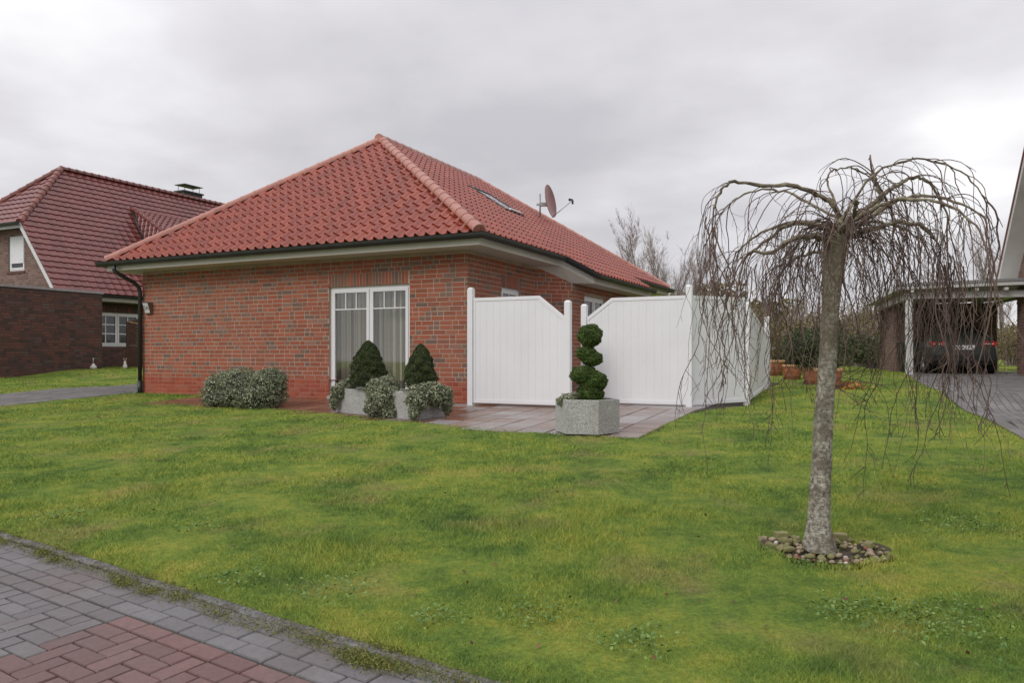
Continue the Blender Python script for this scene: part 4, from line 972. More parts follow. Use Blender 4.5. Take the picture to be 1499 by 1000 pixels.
    for pts, r0, r1 in L:
        P0 = [V(*p) for p in pts]; Q = []
        for i in range(len(P0) - 1):                      # Catmull-Rom
            a, b, c, d = P0[max(i - 1, 0)], P0[i], P0[i + 1], P0[min(i + 2, len(P0) - 1)]
            for k in range(5):
                t = k / 5; Q.append(.5 * ((2 * b) + (c - a) * t + (2 * a - 5 * b + 4 * c - d) * t * t + (3 * b - a - 3 * c + d) * t ** 3))
        Q.append(P0[-1]); Q = [q + Vector((rs.gauss(0, .004), rs.gauss(0, .004), rs.gauss(0, .004))) for q in Q]
        rad = [.84 * (r0 + (r1 - r0) * i / (len(Q) - 1)) for i in range(len(Q))]; rad = [r * (1 + .12 * math.sin(i * 1.3)) for i, r in enumerate(rad)]
        mb = MB(); mb.smooth = True; mb.tube(Q, rad, 9); mb.build('limb', M['limb'], T); limbpts.append((Q, rad))
    # knobby crown head
    tw = MB(); tw.smooth = True
    C = V(1230, 330); strands = []
    def add(pts, r0, r1, q, n=4): 
        if len(pts) < 2: return
        m = len(pts) - 1; tw.tube(pts, [r0 + (r1 - r0) * (i / m) ** .8 for i in range(len(pts))], n, cap=False, r=q)
    def zlow(p):
        d = Vector((p.x - C.x, p.y - C.y, 0)); r = d.length; az = d.x
        lo = .62 - .40 * min(1, r / .8)                       # outer strands hang lower
        if az > .35: lo -= .26
        if -.2 < az < .2: lo += .10
        if rs.random() < .62: lo += rs.uniform(.2, .85)
        return lo + rs.gauss(0, .14)
    def side(pts, r, q, dens=.32, lmax=.14):
        for i in range(3, len(pts) - 1):
            if rs.random() < dens:
                t = (pts[i + 1] - pts[i]).normalized(); o = Vector((rs.gauss(0, 1), rs.gauss(0, 1), rs.gauss(0, .3))); o = (t * .9 + o.normalized() * .75).normalized()
                s = strand(pts[i], o, rs.uniform(.03, lmax), .025, .08, -.35, rs, .14); add(s, r * .62, r * .4, q, 3)
    arches = []
    for Q, rad in limbpts:
        for k in range(int(len(Q) * .30)):
            i = rs.randrange(int(len(Q) * .25), len(Q)); p = Q[i]; t = (Q[min(i + 1, len(Q) - 1)] - Q[max(i - 1, 0)]).normalized()
            out = Vector((p.x - C.x, p.y - C.y, 0)); out = out.normalized() if out.length > .05 else Vector((rs.gauss(0, 1), rs.gauss(0, 1), 0)).normalized()
            a = rs.gauss(0, .7); out = Vector((out.x * math.cos(a) - out.y * math.sin(a), out.x * math.sin(a) + out.y * math.cos(a), 0))
            d = (t * .5 + out * .8 + UP * rs.uniform(.0, .6)).normalized(); arches.append((p, d, rs.uniform(.0022, .0040)))
        # the limb runs out into a long hanging strand
        for k in range(2): arches.append((Q[-1 - 2 * k], (Q[-1] - Q[-3]).normalized() + Vector((rs.gauss(0, .45), rs.gauss(0, .45), 0)), .0055 if k == 0 else .004))
    for k in range(64):                   # arching branches all round from the head
        a = 2 * math.pi * k / 64 * 3.0 + rs.uniform(-.2, .2); p = C + Vector((math.cos(a) * .05, math.sin(a) * .05, rs.uniform(-.08, .06))); arches.append((p, Vector((math.cos(a), math.sin(a), rs.uniform(.1, .8))), rs.uniform(.0026, .0048)))
    for p, d, r in arches:
        near = (p - C).length < .2; q = rs.random(); rr_ = math.hypot(p[0] - C.x, p[1] - C.y); grav = rs.uniform(.09, .24) if near else rs.uniform(.14, .26)
        s = strand(p, d, rs.uniform(.6, 1.7), .03, grav, zlow(p + Vector((d[0], d[1], 0)) * .45), rs, .125, (C.x, C.y, max(rr_ - .06, rs.uniform(.25, .70))))
        # keep inside the crown's reach
        s = [x for i, x in enumerate(s)]
        add(s, r, r * .35, q); side(s, r, q, .13)
        if rs.random() < .6 and len(s) > 8:
            for _ in range(rs.choice((1, 1, 2))):
                i = rs.randrange(3, int(len(s) * .75)); t = (s[i + 1] - s[i]).normalized(); o = (t + Vector((rs.gauss(0, .55), rs.gauss(0, .55), rs.uniform(-.1, .3)))).normalized()
                s2 = strand(s[i], o, rs.uniform(.3, 1.0), .035, rs.uniform(.10, .2), zlow(s[i]), rs, .13); add(s2, r * .7, r * .4, q, 3); side(s2, r * .7, q, .2)
    for k in range(130):                  # fine short twigs thickening the head of the crown
        Q, rad = rs.choice(limbpts); i = rs.randrange(2, len(Q) - 1); p = Q[i] if rs.random() < .8 else C; q = rs.random(); a = rs.uniform(0, 6.28)
        s = strand(p, Vector((math.cos(a), math.sin(a), rs.uniform(-.1, .45))), rs.uniform(.25, .7), .03, rs.uniform(.12, .24), .9, rs, .11, (C.x, C.y, .76)); add(s, rs.uniform(.002, .0032), .0012, q, 3); side(s, .0022, q, .25)
    # the long dangling clusters at the right and left
    for px, py, dy, n, zb in ((1388, 440, -.1, 6, .05), (1368, 450, -.2, 6, -.02), (1320, 460, .2, 3, .12), (1408, 430, .1, 3, .15), (1085, 400, -.2, 3, .38), (1035, 370, -.1, 5, .36), (1160, 440, -.3, 2, .30), (1130, 420, .2, 2, .30)):
        for _ in range(n):
            p = V(px + rs.gauss(0, 9), py + rs.gauss(0, 25), dy + rs.gauss(0, .1)); s = strand(p, Vector((rs.gauss(0, .25), rs.gauss(0, .25), -1)), rs.uniform(.5, 1.3), .035, .06, zb + rs.gauss(0, .13), rs, .10)
            up = strand(p, Vector(((C.x - p.x) * .35 + rs.gauss(0, .1), (C.y - p.y) * .35, 1)), max(.05, (1.38 - p.z)), .04, -.03, -9, rs, .07)
            allp = up[::-1] + s[1:]; q = rs.random(); add(allp, .0042, .0016, q); side(allp[4:], .0036, q, .3, .18)
    # low side shoot on the trunk at grass height of the far lawn
    for _ in range(7):
        p = V(1218, 560 + rs.uniform(-8, 10)); s = strand(p, Vector((1, rs.gauss(0, .6), rs.gauss(0, .35))), rs.uniform(.2, .55), .035, rs.uniform(-.02, .06), -.1, rs, .12); add(s, .003, .0014, .4); side(s, .003, .4, .3, .12)
    tw.build('crown', M['twig'], T)
    # stones
    cols = [('mossy green stone lying in the ring round the tree trunk', 'stone_green', 'mossy stones round the tree', 55), ('tan pebble lying in the ring round the tree trunk', 'stone_tan', 'tan pebbles round the tree', 40), ('reddish stone lying in the ring round the tree trunk', 'stone_red', 'reddish stones round the tree', 12), ('small white pebble lying in the ring round the tree trunk', 'stone_white', 'white pebbles round the tree', 8), ('dark stone lying in the ring round the tree trunk', 'stone_dark', 'dark stones round the tree', 6)]
    def stone_mesh(seed, flat=.7):
        r2 = random.Random(seed); bm = bmesh.new(); bmesh.ops.create_icosphere(bm, subdivisions=2, radius=1)
        ph = [r2.uniform(0, 6) for _ in range(6)]
        for v in bm.verts:
            c = v.co; k = 1 + .16 * math.sin(c.x * 2.3 + ph[0]) + .14 * math.sin(c.y * 2.9 + ph[1]) + .1 * math.sin(c.z * 4 + ph[2]); v.co = Vector((c.x * k * 1.15, c.y * k * .85, c.z * k * flat))
            for nn in range(5):
                pn = Vector((math.cos(ph[nn] * 3), math.sin(ph[(nn + 1) % 6] * 3), math.sin(ph[(nn + 2) % 6]))).normalized(); dd = v.co.dot(pn)
                if dd > .55: v.co -= pn * (dd - .55)
        me = bpy.data.meshes.new('stone'); bm.to_mesh(me); bm.free()
        for p in me.polygons: p.use_smooth = True
        return me
    placed = []
    for lab, mt, grp, cnt in cols:
        ms = []
        for k in range(3): m = stone_mesh(hash(mt) % 97 + k * 7 if False else len(mt) * 5 + k * 7 + cnt); m.materials.append(M[mt]); ms.append(m)
        for i in range(cnt):
            for tr in range(200):
                a = rs.uniform(0, 2 * math.pi); rr = math.sqrt(rs.uniform(.13 ** 2, .345 ** 2)); x, y = TX + .04 + math.cos(a) * rr, TY + .02 + math.sin(a) * rr * .92; sz = rs.uniform(.012, .024) if mt == 'stone_white' else rs.choice((rs.uniform(.012, .022), rs.uniform(.018, .042)))
                if all(math.hypot(x - p[0], y - p[1]) > (sz + p[2]) * .80 for p in placed): break
            else: continue
            placed.append((x, y, sz)); o = bpy.data.objects.new('stone', ms[i % 3]); COL.objects.link(o); o.scale = (sz,) * 3; o.rotation_euler = (rs.uniform(-.2, .2), rs.uniform(-.2, .2), rs.uniform(0, 6.28)); o.location = (x, y, g(x, y) - .04 + sz * .55)
            tag(o, lab, 'stone', grp)
    for (px, py, sx, rot, mt, lab) in ((1143, 769, .055, .2, 'stone_green', 'larger square mossy stone block behind left of the trunk base'), (1230, 776, .055, -.3, 'stone_green', 'larger square mossy stone block behind right of the trunk base'), (1272, 790, .048, .9, 'stone_green', 'flat grey green stone at the right edge of the tree ring'), (1116, 778, .035, .4, 'stone_tan', 'flat tan stone at the far left edge of the tree ring')):
        y = {1143: 4.86, 1230: 4.80, 1272: 4.62, 1116: 4.8}[px]; x = (px - CX) / F * y; mb = MB(); c = Vector((x, y, g(x, y) - .02)); a = Vector((math.cos(rot), math.sin(rot), 0)); mb.cbox(c, sx * 1.5, sx, sx * .95, a, UP.cross(a)); o = mb.build('stone_block', M[mt], bevel=.008); tag(o, lab, 'stone')
    mb = MB(); r2 = 28                       # bare soil in the ring
    for i in range(r2):
        a, b = 2 * math.pi * i / r2, 2 * math.pi * (i + 1) / r2; f = lambda t, k: (TX + .04 + math.cos(t) * k, TY + .02 + math.sin(t) * k * .92, g(TX, TY) - .046 + .03 * (k > .3))
        mb.face([f(a, .02), f(a, .28), f(b, .28), f(b, .02)]); mb.face([f(a, .28), f(a, .38), f(b, .38), f(b, .28)])
    tag(mb.build('soil_ring', M['soil']), kind='structure')
weeping_tree()

# ================================================================== BARE TREES AND THICKET FAR BEHIND
def bare_tree_mesh(seed, h, upright, nlev=3):
    rs = random.Random(seed); tr = MB(); tr.smooth = True; cr = MB(); cr.smooth = True
    def grow(p, d, L, r, lev, mb):
        n = max(4, int(L / .35)); pts = [p]; rad = [r]; dd = d.copy()
        for i in range(n):
            dd = (dd + Vector((rs.gauss(0, .07), rs.gauss(0, .07), upright * .05))).normalized(); pts.append(pts[-1] + dd * L / n); rad.append(r * (1 - .75 * (i + 1) / n))
        mb.tube(pts, rad, 6 if lev == 0 else 3, cap=False, r=rs.random())
        if lev >= nlev: return
        k = [24, 10, 5][lev]
        for _ in range(k):
            f = rs.uniform(.22 if lev == 0 else .12, .97); i = min(n - 1, int(f * n)); a = rs.uniform(0, 6.28); sp = rs.uniform(.30, .70) if lev == 0 else rs.uniform(.35, .9)
            t = (pts[i + 1] - pts[i]).normalized(); o = t.orthogonal().normalized(); o = Matrix.Rotation(a, 3, t) @ o; nd = (t + o * sp + UP * upright * .35).normalized()
            grow(pts[i], nd, L * rs.uniform(.28, .5) * (1.15 - .5 * f), max(.0075, rad[i] * .45), lev + 1, cr)
    grow(Vector((0, 0, -.1)), UP, h, h * .011, 0, tr); return tr, cr
def bare_trees():
    spec = [(924, 318, 46, 'slender bare tree rising behind the far end of the bungalow roof'), (946, 300, 44, 'tallest bare tree just above the roof end left of the white fence'), (975, 345, 45, 'thin bare tree between the roof end and the weeping tree'), (1000, 330, 42, 'bushy bare tree directly left of the weeping tree crown'), (1015, 350, 50, 'bare tree half covered by the left twigs of the weeping tree'),
            (958, 322, 50, 'thin upright bare tree close behind the tallest one'), (987, 330, 48, 'slim bare tree in the gap between roof end and weeping crown'), (888, 352, 52, 'faint low bare tree over the middle of the sloping roof edge'), (1032, 345, 46, 'bare tree behind the left edge of the weeping crown'),
            (1075, 385, 48, 'bare tree behind the left half of the weeping crown'), (1140, 380, 46, 'bare tree behind the terracotta pots'), (1185, 372, 44, 'bare tree behind the trunk of the weeping tree on its left'), (1262, 375, 45, 'bare tree behind the trunk of the weeping tree on its right'), (1300, 392, 50, 'bare tree above the brick pier of the carport'),
            (1452, 318, 46, 'bare tree rising above the carport roof beside the right gable'), (903, 345, 55, 'faint small bare tree peeping over the roof end'), (1475, 340, 55, 'faint bare tree right against the right gable edge')]
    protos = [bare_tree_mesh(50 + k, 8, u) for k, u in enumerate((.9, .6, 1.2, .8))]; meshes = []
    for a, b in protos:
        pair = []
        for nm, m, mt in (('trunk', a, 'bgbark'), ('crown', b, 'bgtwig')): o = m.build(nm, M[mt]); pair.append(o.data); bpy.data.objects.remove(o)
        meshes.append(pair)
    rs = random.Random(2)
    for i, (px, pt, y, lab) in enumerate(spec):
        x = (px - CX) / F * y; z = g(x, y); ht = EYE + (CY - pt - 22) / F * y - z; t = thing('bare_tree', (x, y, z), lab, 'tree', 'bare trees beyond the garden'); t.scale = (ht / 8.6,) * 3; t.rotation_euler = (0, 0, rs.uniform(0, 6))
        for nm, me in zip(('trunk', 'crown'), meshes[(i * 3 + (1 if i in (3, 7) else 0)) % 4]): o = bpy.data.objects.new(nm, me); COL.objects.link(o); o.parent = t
    # shrubs forming the thicket
    labs = {0: 'olive brown leafy shrub', 1: 'leafless brown twiggy shrub', 2: 'dark evergreen shrub'}
    places = [(1128, 455, 30, 0, 'next to the white fence end'), (1150, 445, 33, 1, 'behind the two left pots'), (1168, 470, 27, 0, 'above the second pot'), (1192, 478, 24, 2, 'left of the trunk behind the third pot'), (1185, 425, 38, 1, 'far behind left of the trunk'), (1250, 430, 38, 1, 'far behind right of the trunk'), (1262, 455, 34, 0, 'right of the trunk at the end of the lawn'), (1284, 440, 36, 0, 'beside the brick pier of the carport'), (1278, 490, 30, 2, 'low at the foot of the brick pier'), (1235, 465, 40, 2, 'in the gap right of the trunk'), (1140, 495, 26, 2, 'low behind the leftmost pot'), (1095, 450, 36, 1, 'hidden behind the white fence corner'), (1060, 440, 40, 0, 'far behind the white fence'), (1210, 440, 42, 0, 'furthest back behind the trunk'), (1300, 415, 44, 1, 'behind the brick pier'), (1482, 470, 36, 0, 'seen through the opening of the carport'), (1115, 425, 42, 1, 'tall behind the white fence end')]
    for px, pt, y, k, where in places:
        x = (px - CX) / F * y; z = g(x, y); h = EYE + (CY - pt) / F * y - z; R = h * (.55 if h > 1.5 else .8); t = thing('shrub', (x, y, z), '%s %s' % (labs[k], where), 'shrub', 'shrubs at the end of the garden')
        mb = MB(); mb.smooth = True; rs2 = random.Random(px)
        for _ in range(60 if k != 2 else 12):
            a = rs2.uniform(0, 6.28); o = rs2.uniform(.1, .55); s = strand(Vector((x, y, z - .05)) + Vector((math.cos(a), math.sin(a), 0)) * R * .25 * rs2.random(), Vector((math.cos(a) * o, math.sin(a) * o, 1)), h * rs2.uniform(.6, 1.02), .18, -.02, -1, rs2, .09)
            if len(s) < 3: continue
            q = rs2.random(); mb.tube(s, [.016 * (1 - .7 * i / len(s)) for i in range(len(s))], 3, cap=False, r=q)
            for i in range(2, len(s) - 1):
                for _ in range(2):
                    if rs2.random() < .6: s2 = strand(s[i], Vector((rs2.gauss(0, .6), rs2.gauss(0, .6), .8)), rs2.uniform(.2, .6), .15, 0, -1, rs2, .12); mb.tube(s2, [.006] * len(s2), 3, cap=False, r=q)
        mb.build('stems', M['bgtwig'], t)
        n = {0: 3800, 1: 500, 2: 4200}[k]; d = sph(n); rr = RNG.random(n) ** (.45 if k != 2 else .3); pos = np.array([x, y, z + h * .52]) + d * np.array([R, R, h * .5]) * rr[:, None] * (1 + .2 * np.sin(d[:, :1] * 7 + d[:, 2:3] * 6)); pos = pos[pos[:, 2] > z]
        cl = np.sin(pos[:, 0] * 3.1 + px) * np.sin(pos[:, 2] * 3.7) * np.sin(pos[:, 1] * 2.9); npmesh('foliage', leaves(pos, d[:len(pos)], .045 if k != 2 else .05, .5, tilt=1), 4, np.clip(RNG.random(len(pos)) * .8 + .1 + .3 * cl, 0, 1), M['olive' if k != 2 else 'evergreen'], t)
bare_trees()
def far_edge():          # distant wood and hedge line that closes the horizon
    n = 80000; x = RNG.uniform(-110, 130, n); y = RNG.uniform(64, 78, n); top = 4.2 + 1.6 * np.sin(x * .11) + 1.0 * np.sin(x * .37 + 1) + .6 * np.sin(x * 1.1); z = G(x, y) + RNG.random(n) ** 1.1 * top
    pos = np.stack([x, y, z], 1); r = np.clip(.25 + .35 * RNG.random(n) + .2 * np.sin(x * .6), 0, 1)
    tag(npmesh('far_wood', leaves(pos, np.tile([0, -1., .3], (n, 1)), .34, .4, tilt=.9), 4, r, M['olive']), 'distant brownish wood and hedge line along the horizon', 'wood', kind='stuff')
far_edge()

# ================================================================== LEFT NEIGHBOUR
NO = thing('neighbour_house', (-17, 32, .3), 'neighbouring brick house with steep dark red tiled roof and chimney at far left', 'house')
E0 = Vector((-13.75, 25.8, 0)); NU = Vector((.44, .898, 0)); NI = Vector((-.898, .44, 0)); ZE = 2.9; TP = 1.28
def nb(t, r, z=0.): return E0 + NU * t + NI * r + UP * z
def neighbour():
    RZ = 3.745; RI = RZ * 1.0; TE = 20.0; tg = -1.63; rh = 1.8; ta = 1.045
    sl = (NI + UP * TP).normalized(); SL = RZ * math.hypot(1, TP)
    z = lambda r: ZE + TP * r
    A = nb(ta, RZ, z(RZ)); B = nb(TE - ta - 0, RZ, z(RZ)); Hh = nb(tg, rh, z(rh)); Hb = nb(tg, 2 * RZ - rh, z(rh))
    def vplane(p, q, keep):
        t = Vector((q.x - p.x, q.y - p.y, 0)).normalized(); n = Vector((t.y, -t.x, 0))
        if (keep - p).dot(n) > 0: n = -n
        return (p, n)
    tile_sheet(nb(tg, 0, ZE), NU, sl, TE - tg, 0, SL, [vplane(Hh, A, nb(8, 1)), (nb(0, RZ), NI)], NO, 'main_roof_slope', 'tile_dark', tw=.3, row=SL / 24, lift=.032, roll=.016, seed=6)
    # half hip
    hs = ((A + (0 * UP)) - (Hh + Hb) / 2); hs = Vector(hs); HL = hs.length; hs.normalize()
    tile_sheet(Hb, (Hh - Hb).normalized(), hs, (Hh - Hb).length, 0, HL, [vplane(Hh, A, (Hh + Hb) / 2), vplane(Hb, A, (Hh + Hb) / 2)], NO, 'half_hip_slope', 'tile_dark', tw=.3, row=HL / 11, lift=.032, roll=.016, seed=7)
    mb = MB(); d = UP * .04
    mb.face([nb(tg, 0, ZE) - d, nb(TE, 0, ZE) - d, nb(TE, RZ, z(RZ)) - d, A - d, Hh - d]); mb.face([Hh - d, A - d, Hb - d])
    mb.face([nb(tg, 2 * RZ, ZE), Hb, A, nb(TE, RZ, z(RZ)), nb(TE, 2 * RZ, ZE)]); mb.build('roof_deck', M['tile_dark'], NO)
    ridge_caps(Hh + UP * .03, A + UP * .05, NO, 'hip_tiles', 'ridge_dark', step=.3, r0=.12, r1=.095); ridge_caps(Hb + UP * .03, A + UP * .05, NO, 'hip_tiles', 'ridge_dark', step=.3, r0=.12, r1=.095)
    ridge_caps(A + UP * .04, nb(TE, RZ, z(RZ)) + UP * .04, NO, 'ridge_tiles', 'tile_dark', step=.3, r0=.12, r1=.095)
    # bargeboards on the gable, gutters
    mb = MB()
    for r0, r1 in ((0, rh), (2 * RZ, 2 * RZ - rh)):
        p, q = nb(tg + .02, r0, ZE), nb(tg + .02, r1, z(rh)); mb.mesh([p - UP * .22, q - UP * .22, q - UP * .02, p - UP * .02] + [v - NU * .035 for v in (p - UP * .22, q - UP * .22, q - UP * .02, p - UP * .02)], [(0, 1, 2, 3), (7, 6, 5, 4), (0, 4, 5, 1), (1, 5, 6, 2), (2, 6, 7, 3), (3, 7, 4, 0)])
    mb.box(nb(tg - .0, rh, z(rh) - .2), NI * (2 * RZ - 2 * rh), -NU * .03, UP * .13)
    mb.build('bargeboard', M['pvc_dirty'], NO, recalc=True)
    gutter([nb(tg - .05, 2 * RZ - rh, z(rh) - .04), nb(tg - .05, rh - .05, z(rh) - .04)], NO); gutter([nb(tg, -.05, ZE - .05), nb(TE, -.05, ZE - .05)], NO)
    mb = MB(); mb.box(nb(tg, 0, ZE - .24), NU * (TE - tg), NI * .03, UP * .12); mb.box(nb(tg, .03, ZE - .25), NU * (TE - tg), NI * .5, UP * .02); mb.build('fascia', M['pvc_dirty'], NO)
    # walls: long side facing right, gable
    wv = nb(0, .5); gw = -1.2
    o1 = (.03 - gw, 1.85 - gw, 1.13, 2.31)
    brick_wall(nb(gw, .5), NU, 17, .1, 2.68, [o1], NO, bm='brick_dark', mm='mortar_dark', soldiers=[(o1[0], o1[1], 2.31, 2.56)])
    window(nb(.03, .5), NU, 1.82, 1.13, 2.31, NO, mull=(.92,), bars=((.34, .68), 1, None), barw=.035, panes_dark=True, fr=.07)
    # blinds inside
    mb = MB(); mb.box(nb(.11, .68, 1.85), NU * 1.66, NI * .01, UP * .42); mb.build('blind', M['slat'], NO)
    GX = -NI; GO = nb(gw, 2 * RZ - .5); gwid = 2 * RZ - 1.0
    r_c = 2.72; xw = (2 * RZ - .5) - r_c - .44; o2 = (xw, xw + .88, 3.66, 4.86)
    ob = brick_wall(GO, GX, gwid, .1, 6.0, [o2], NO, bm='brick_brown', mm='mortar_brown')
    bm = bmesh.new(); bm.from_mesh(ob.data); off = W(NO)           # trim the gable under the roof slopes
    for sgn, base in ((1, nb(0, 0, ZE - .12)), (-1, nb(0, 2 * RZ, ZE - .12))):
        n = (UP - NI * sgn * TP).normalized(); bmesh.ops.bisect_plane(bm, geom=bm.verts[:] + bm.edges[:] + bm.faces[:], plane_co=base - off, plane_no=n, clear_outer=True)
    bmesh.ops.bisect_plane(bm, geom=bm.verts[:] + bm.edges[:] + bm.faces[:], plane_co=Vector((0, 0, z(rh) - .1)) - off, plane_no=UP, clear_outer=True); bm.to_mesh(ob.data); bm.free()
    f = window(GO + GX * o2[0], GX, .88, 3.66, 4.86, NO, panes_dark=True, fr=.07)
    nn = GX.cross(UP).normalized(); mb = MB(); q = GO + GX * (o2[0] + .08)
    for k in range(15): mb.box(q + UP * (4.80 - .058 * (k + 1)) - nn * .035, GX * .72, nn * (.012 if k % 2 else .014), UP * .056)
    mb.build('roller_shutter', M['slat'], NO)
    mb = MB(); mb.box(GO + GX * (o2[0] - .05) + UP * 3.58, GX * .98, nn * .04, UP * .07); mb.build('window_sill', M['brick_dark'], NO)
    # dormer roof
    D0 = nb(3.27, 2.86, z(2.86)); VB = nb(2.985, 1.797, z(1.797)); EC = nb(2.9, .2, z(1.797)); TE2 = 9.0; D1 = nb(TE2, 2.86, z(2.86)); EE = nb(TE2, .2, z(1.797))
    fs = (D0 - EC); fs2 = (NI * 2.66 + UP * (z(2.86) - z(1.797))).normalized(); FL = math.hypot(2.66, z(2.86) - z(1.797))
    tile_sheet(EC, NU, fs2, TE2 - 2.9, 0, FL, [vplane(EC, D0, nb(6, 1))], NO, 'dormer_roof', 'tile_dark', tw=.25, row=FL / 11, lift=.03, roll=.03, seed=8)
    mb = MB(); nn2 = (VB - EC).cross(D0 - EC).normalized()
    if nn2.z < 0: nn2 = -nn2
    c = (VB - EC).normalized(); u2 = c; s2 = nn2.cross(u2).normalized()
    if s2.z < 0: s2 = -s2
    tile_sheet(EC, u2, s2, (VB - EC).length + .3, 0, 2.6, [vplane(EC, D0, VB), vplane(VB, D0, EC)], NO, 'dormer_side_slope', 'tile_dark', tw=.25, row=.2, lift=.025, roll=.025, seed=9)
    mb.face([EC - d, EE - d, D1 - d, D0 - d]); mb.face([EC - d, D0 - d, VB - d]); mb.face([EC - d, VB - d, nb(2.985, 1.797, 3.4), nb(2.9, .2, 3.4)]); mb.face([EC - d, nb(2.9, .2, 3.2), nb(TE2, .2, 3.2), EE - d]); mb.build('dormer_wall', M['brick_dark'], NO)
    ridge_caps(EC + UP * .03, D0 + UP * .03, NO, 'dormer_hip_tiles', 'tile_dark', step=.3, r0=.08, r1=.06)
    mb = MB(); mb.smooth = True; mb.tube([VB + UP * .05, D0 + UP * .06], .05, 6); mb.build('valley_flashing', M['gutter'], NO)
    # chimney
    cb = nb(7.3, 4.3, 6.6); mb = MB(); mb.box(cb - NU * .5 - NI * .28, NU * 1.0, NI * .56, UP * 1.42); ch = mb.build('chimney', M['chimney'], NO)
    mb = MB(); mb.box(cb - NU * .55 - NI * .33 + UP * 1.42, NU * 1.1, NI * .66, UP * .06)
    for a in (-.4, .4):
        for b in (-.2, .2): mb.tube([cb + NU * a + NI * b + UP * 1.45, cb + NU * a + NI * b + UP * 1.78], .012, 6)
    mb.box(cb - NU * .5 - NI * .32 + UP * 1.74, NU * 1.0, NI * .64, UP * .025); mb.build('chimney_cap', M['gutter'], ch)
neighbour()
def garage():
    P0 = Vector((-14.2, 21.2, 0)); U = Vector((.44, .898, 0)); t = thing('brick_garage', P0 + Vector((0, 0, .2)), 'flat roofed dark brick garage at the left picture edge', 'garage')
    P1 = P0 + U * 3.15; S = P0 - U * 5.0
    brick_wall(S, U, 8.15, .1, 2.74, [], t, bm='brick_dark', mm='mortar_dark'); brick_wall(P1, -Vector((.898, -.44, 0)), 5.5, .1, 2.74, [], t, bm='brick_dark', mm='mortar_dark')
    brick_wall(S - Vector((.898, -.44, 0)) * 5.5, Vector((.898, -.44, 0)), 5.5, .1, 2.74, [], t, bm='brick_dark', mm='mortar_dark')
    mb = MB(); o = Vector((.898, -.44, 0)) * .03; mb.box(S + o + UP * 2.74 - U * .03, U * 8.21, -Vector((.898, -.44, 0)) * 5.56, UP * .07); mb.build('roof', M['steel'], t)
garage()
def wood_screen():
    y = 24.6; a = Vector(((186.5 - CX) / F * y, y, 0)); U = Vector((.75, .66, 0)).normalized(); t = thing('wooden_screen', Vector((a.x, a.y, g(a.x, a.y))), 'brown wooden screen with arched top beside the neighbouring window', 'fence'); z0 = g(a.x, a.y); L = 1.7
    mb = MB(); n = 22; Nn = U.cross(UP)
    for k in range(15):
        za = z0 + .05 + k * .098; 
        mb.box(a + UP * za + U * .04, U * (L - .08), Nn * (.02 + .008 * (k % 2)), UP * .093)
    mb.build('boards', M['wood_brown'], t)
    mb = MB(); mb.smooth = False; pts = [a + U * (L * i / 12) + UP * (z0 + 1.46 + .26 * math.sin(math.pi * i / 12)) for i in range(13)]
    for p, q in zip(pts, pts[1:]): mb.prism([Vector((p.x, p.y, z0 + 1.44)), Vector((q.x, q.y, z0 + 1.44)), q, p], Nn * .03)
    mb.build('arched_top', M['wood_brown'], t, recalc=True)
    mb = MB(); mb.tube([a + U * (L * i / 12) + Nn * .035 + UP * (z0 + 1.50 - .12 * math.sin(math.pi * i / 12)) for i in range(13)], .014, 6); mb.build('trim', M['terracotta_rim'], t)
    for s in (0, L): mb = MB(); mb.box(a + U * (s - .035) - Nn * .02 + UP * (z0 - .05), U * .07, Nn * .07, UP * 1.55); mb.build('post', M['wood_brown'], t)
wood_screen()
def figurines():
    for px, y, lab, k in ((136.5, 23.6, 'small grey white garden figure at the garage corner', 0), (183, 23.9, 'small pale rabbit shaped garden figure beside the wooden screen', 1)):
        x = (px - CX) / F * y; z = g(x, y); t = thing('garden_figurine', (x, y, z), lab, 'figurine'); mb = MB(); mb.smooth = True; c = Vector((x, y, z))
        if k: 
            mb.lathe(c, [(0, 0), (.055, .01), (.07, .06), (.05, .13), (.035, .16), (.04, .19), (.03, .23), (0, .25)], 12); mb.build('body', M['stone_white'], t)
            for s in (-1, 1): mb = MB(); mb.smooth = True; mb.tube([c + Vector((s * .018, 0, .23)), c + Vector((s * .03, 0, .29)), c + Vector((s * .045, 0, .35))], [.012, .017, .005], 8); mb.build('ear', M['stone_tan'], t)
        else: mb.lathe(c, [(0, 0), (.1, .01), (.09, .08), (.045, .14), (.02, .17), (0, .18)], 12); mb.build('body', M['stone_white'], t); mb = MB(); mb.smooth = True; mb.tube([c + UP * .16, c + UP * .3, c + UP * .34], [.01, .012, .022], 8); mb.build('stake', M['stone_white'], t)
figurines()

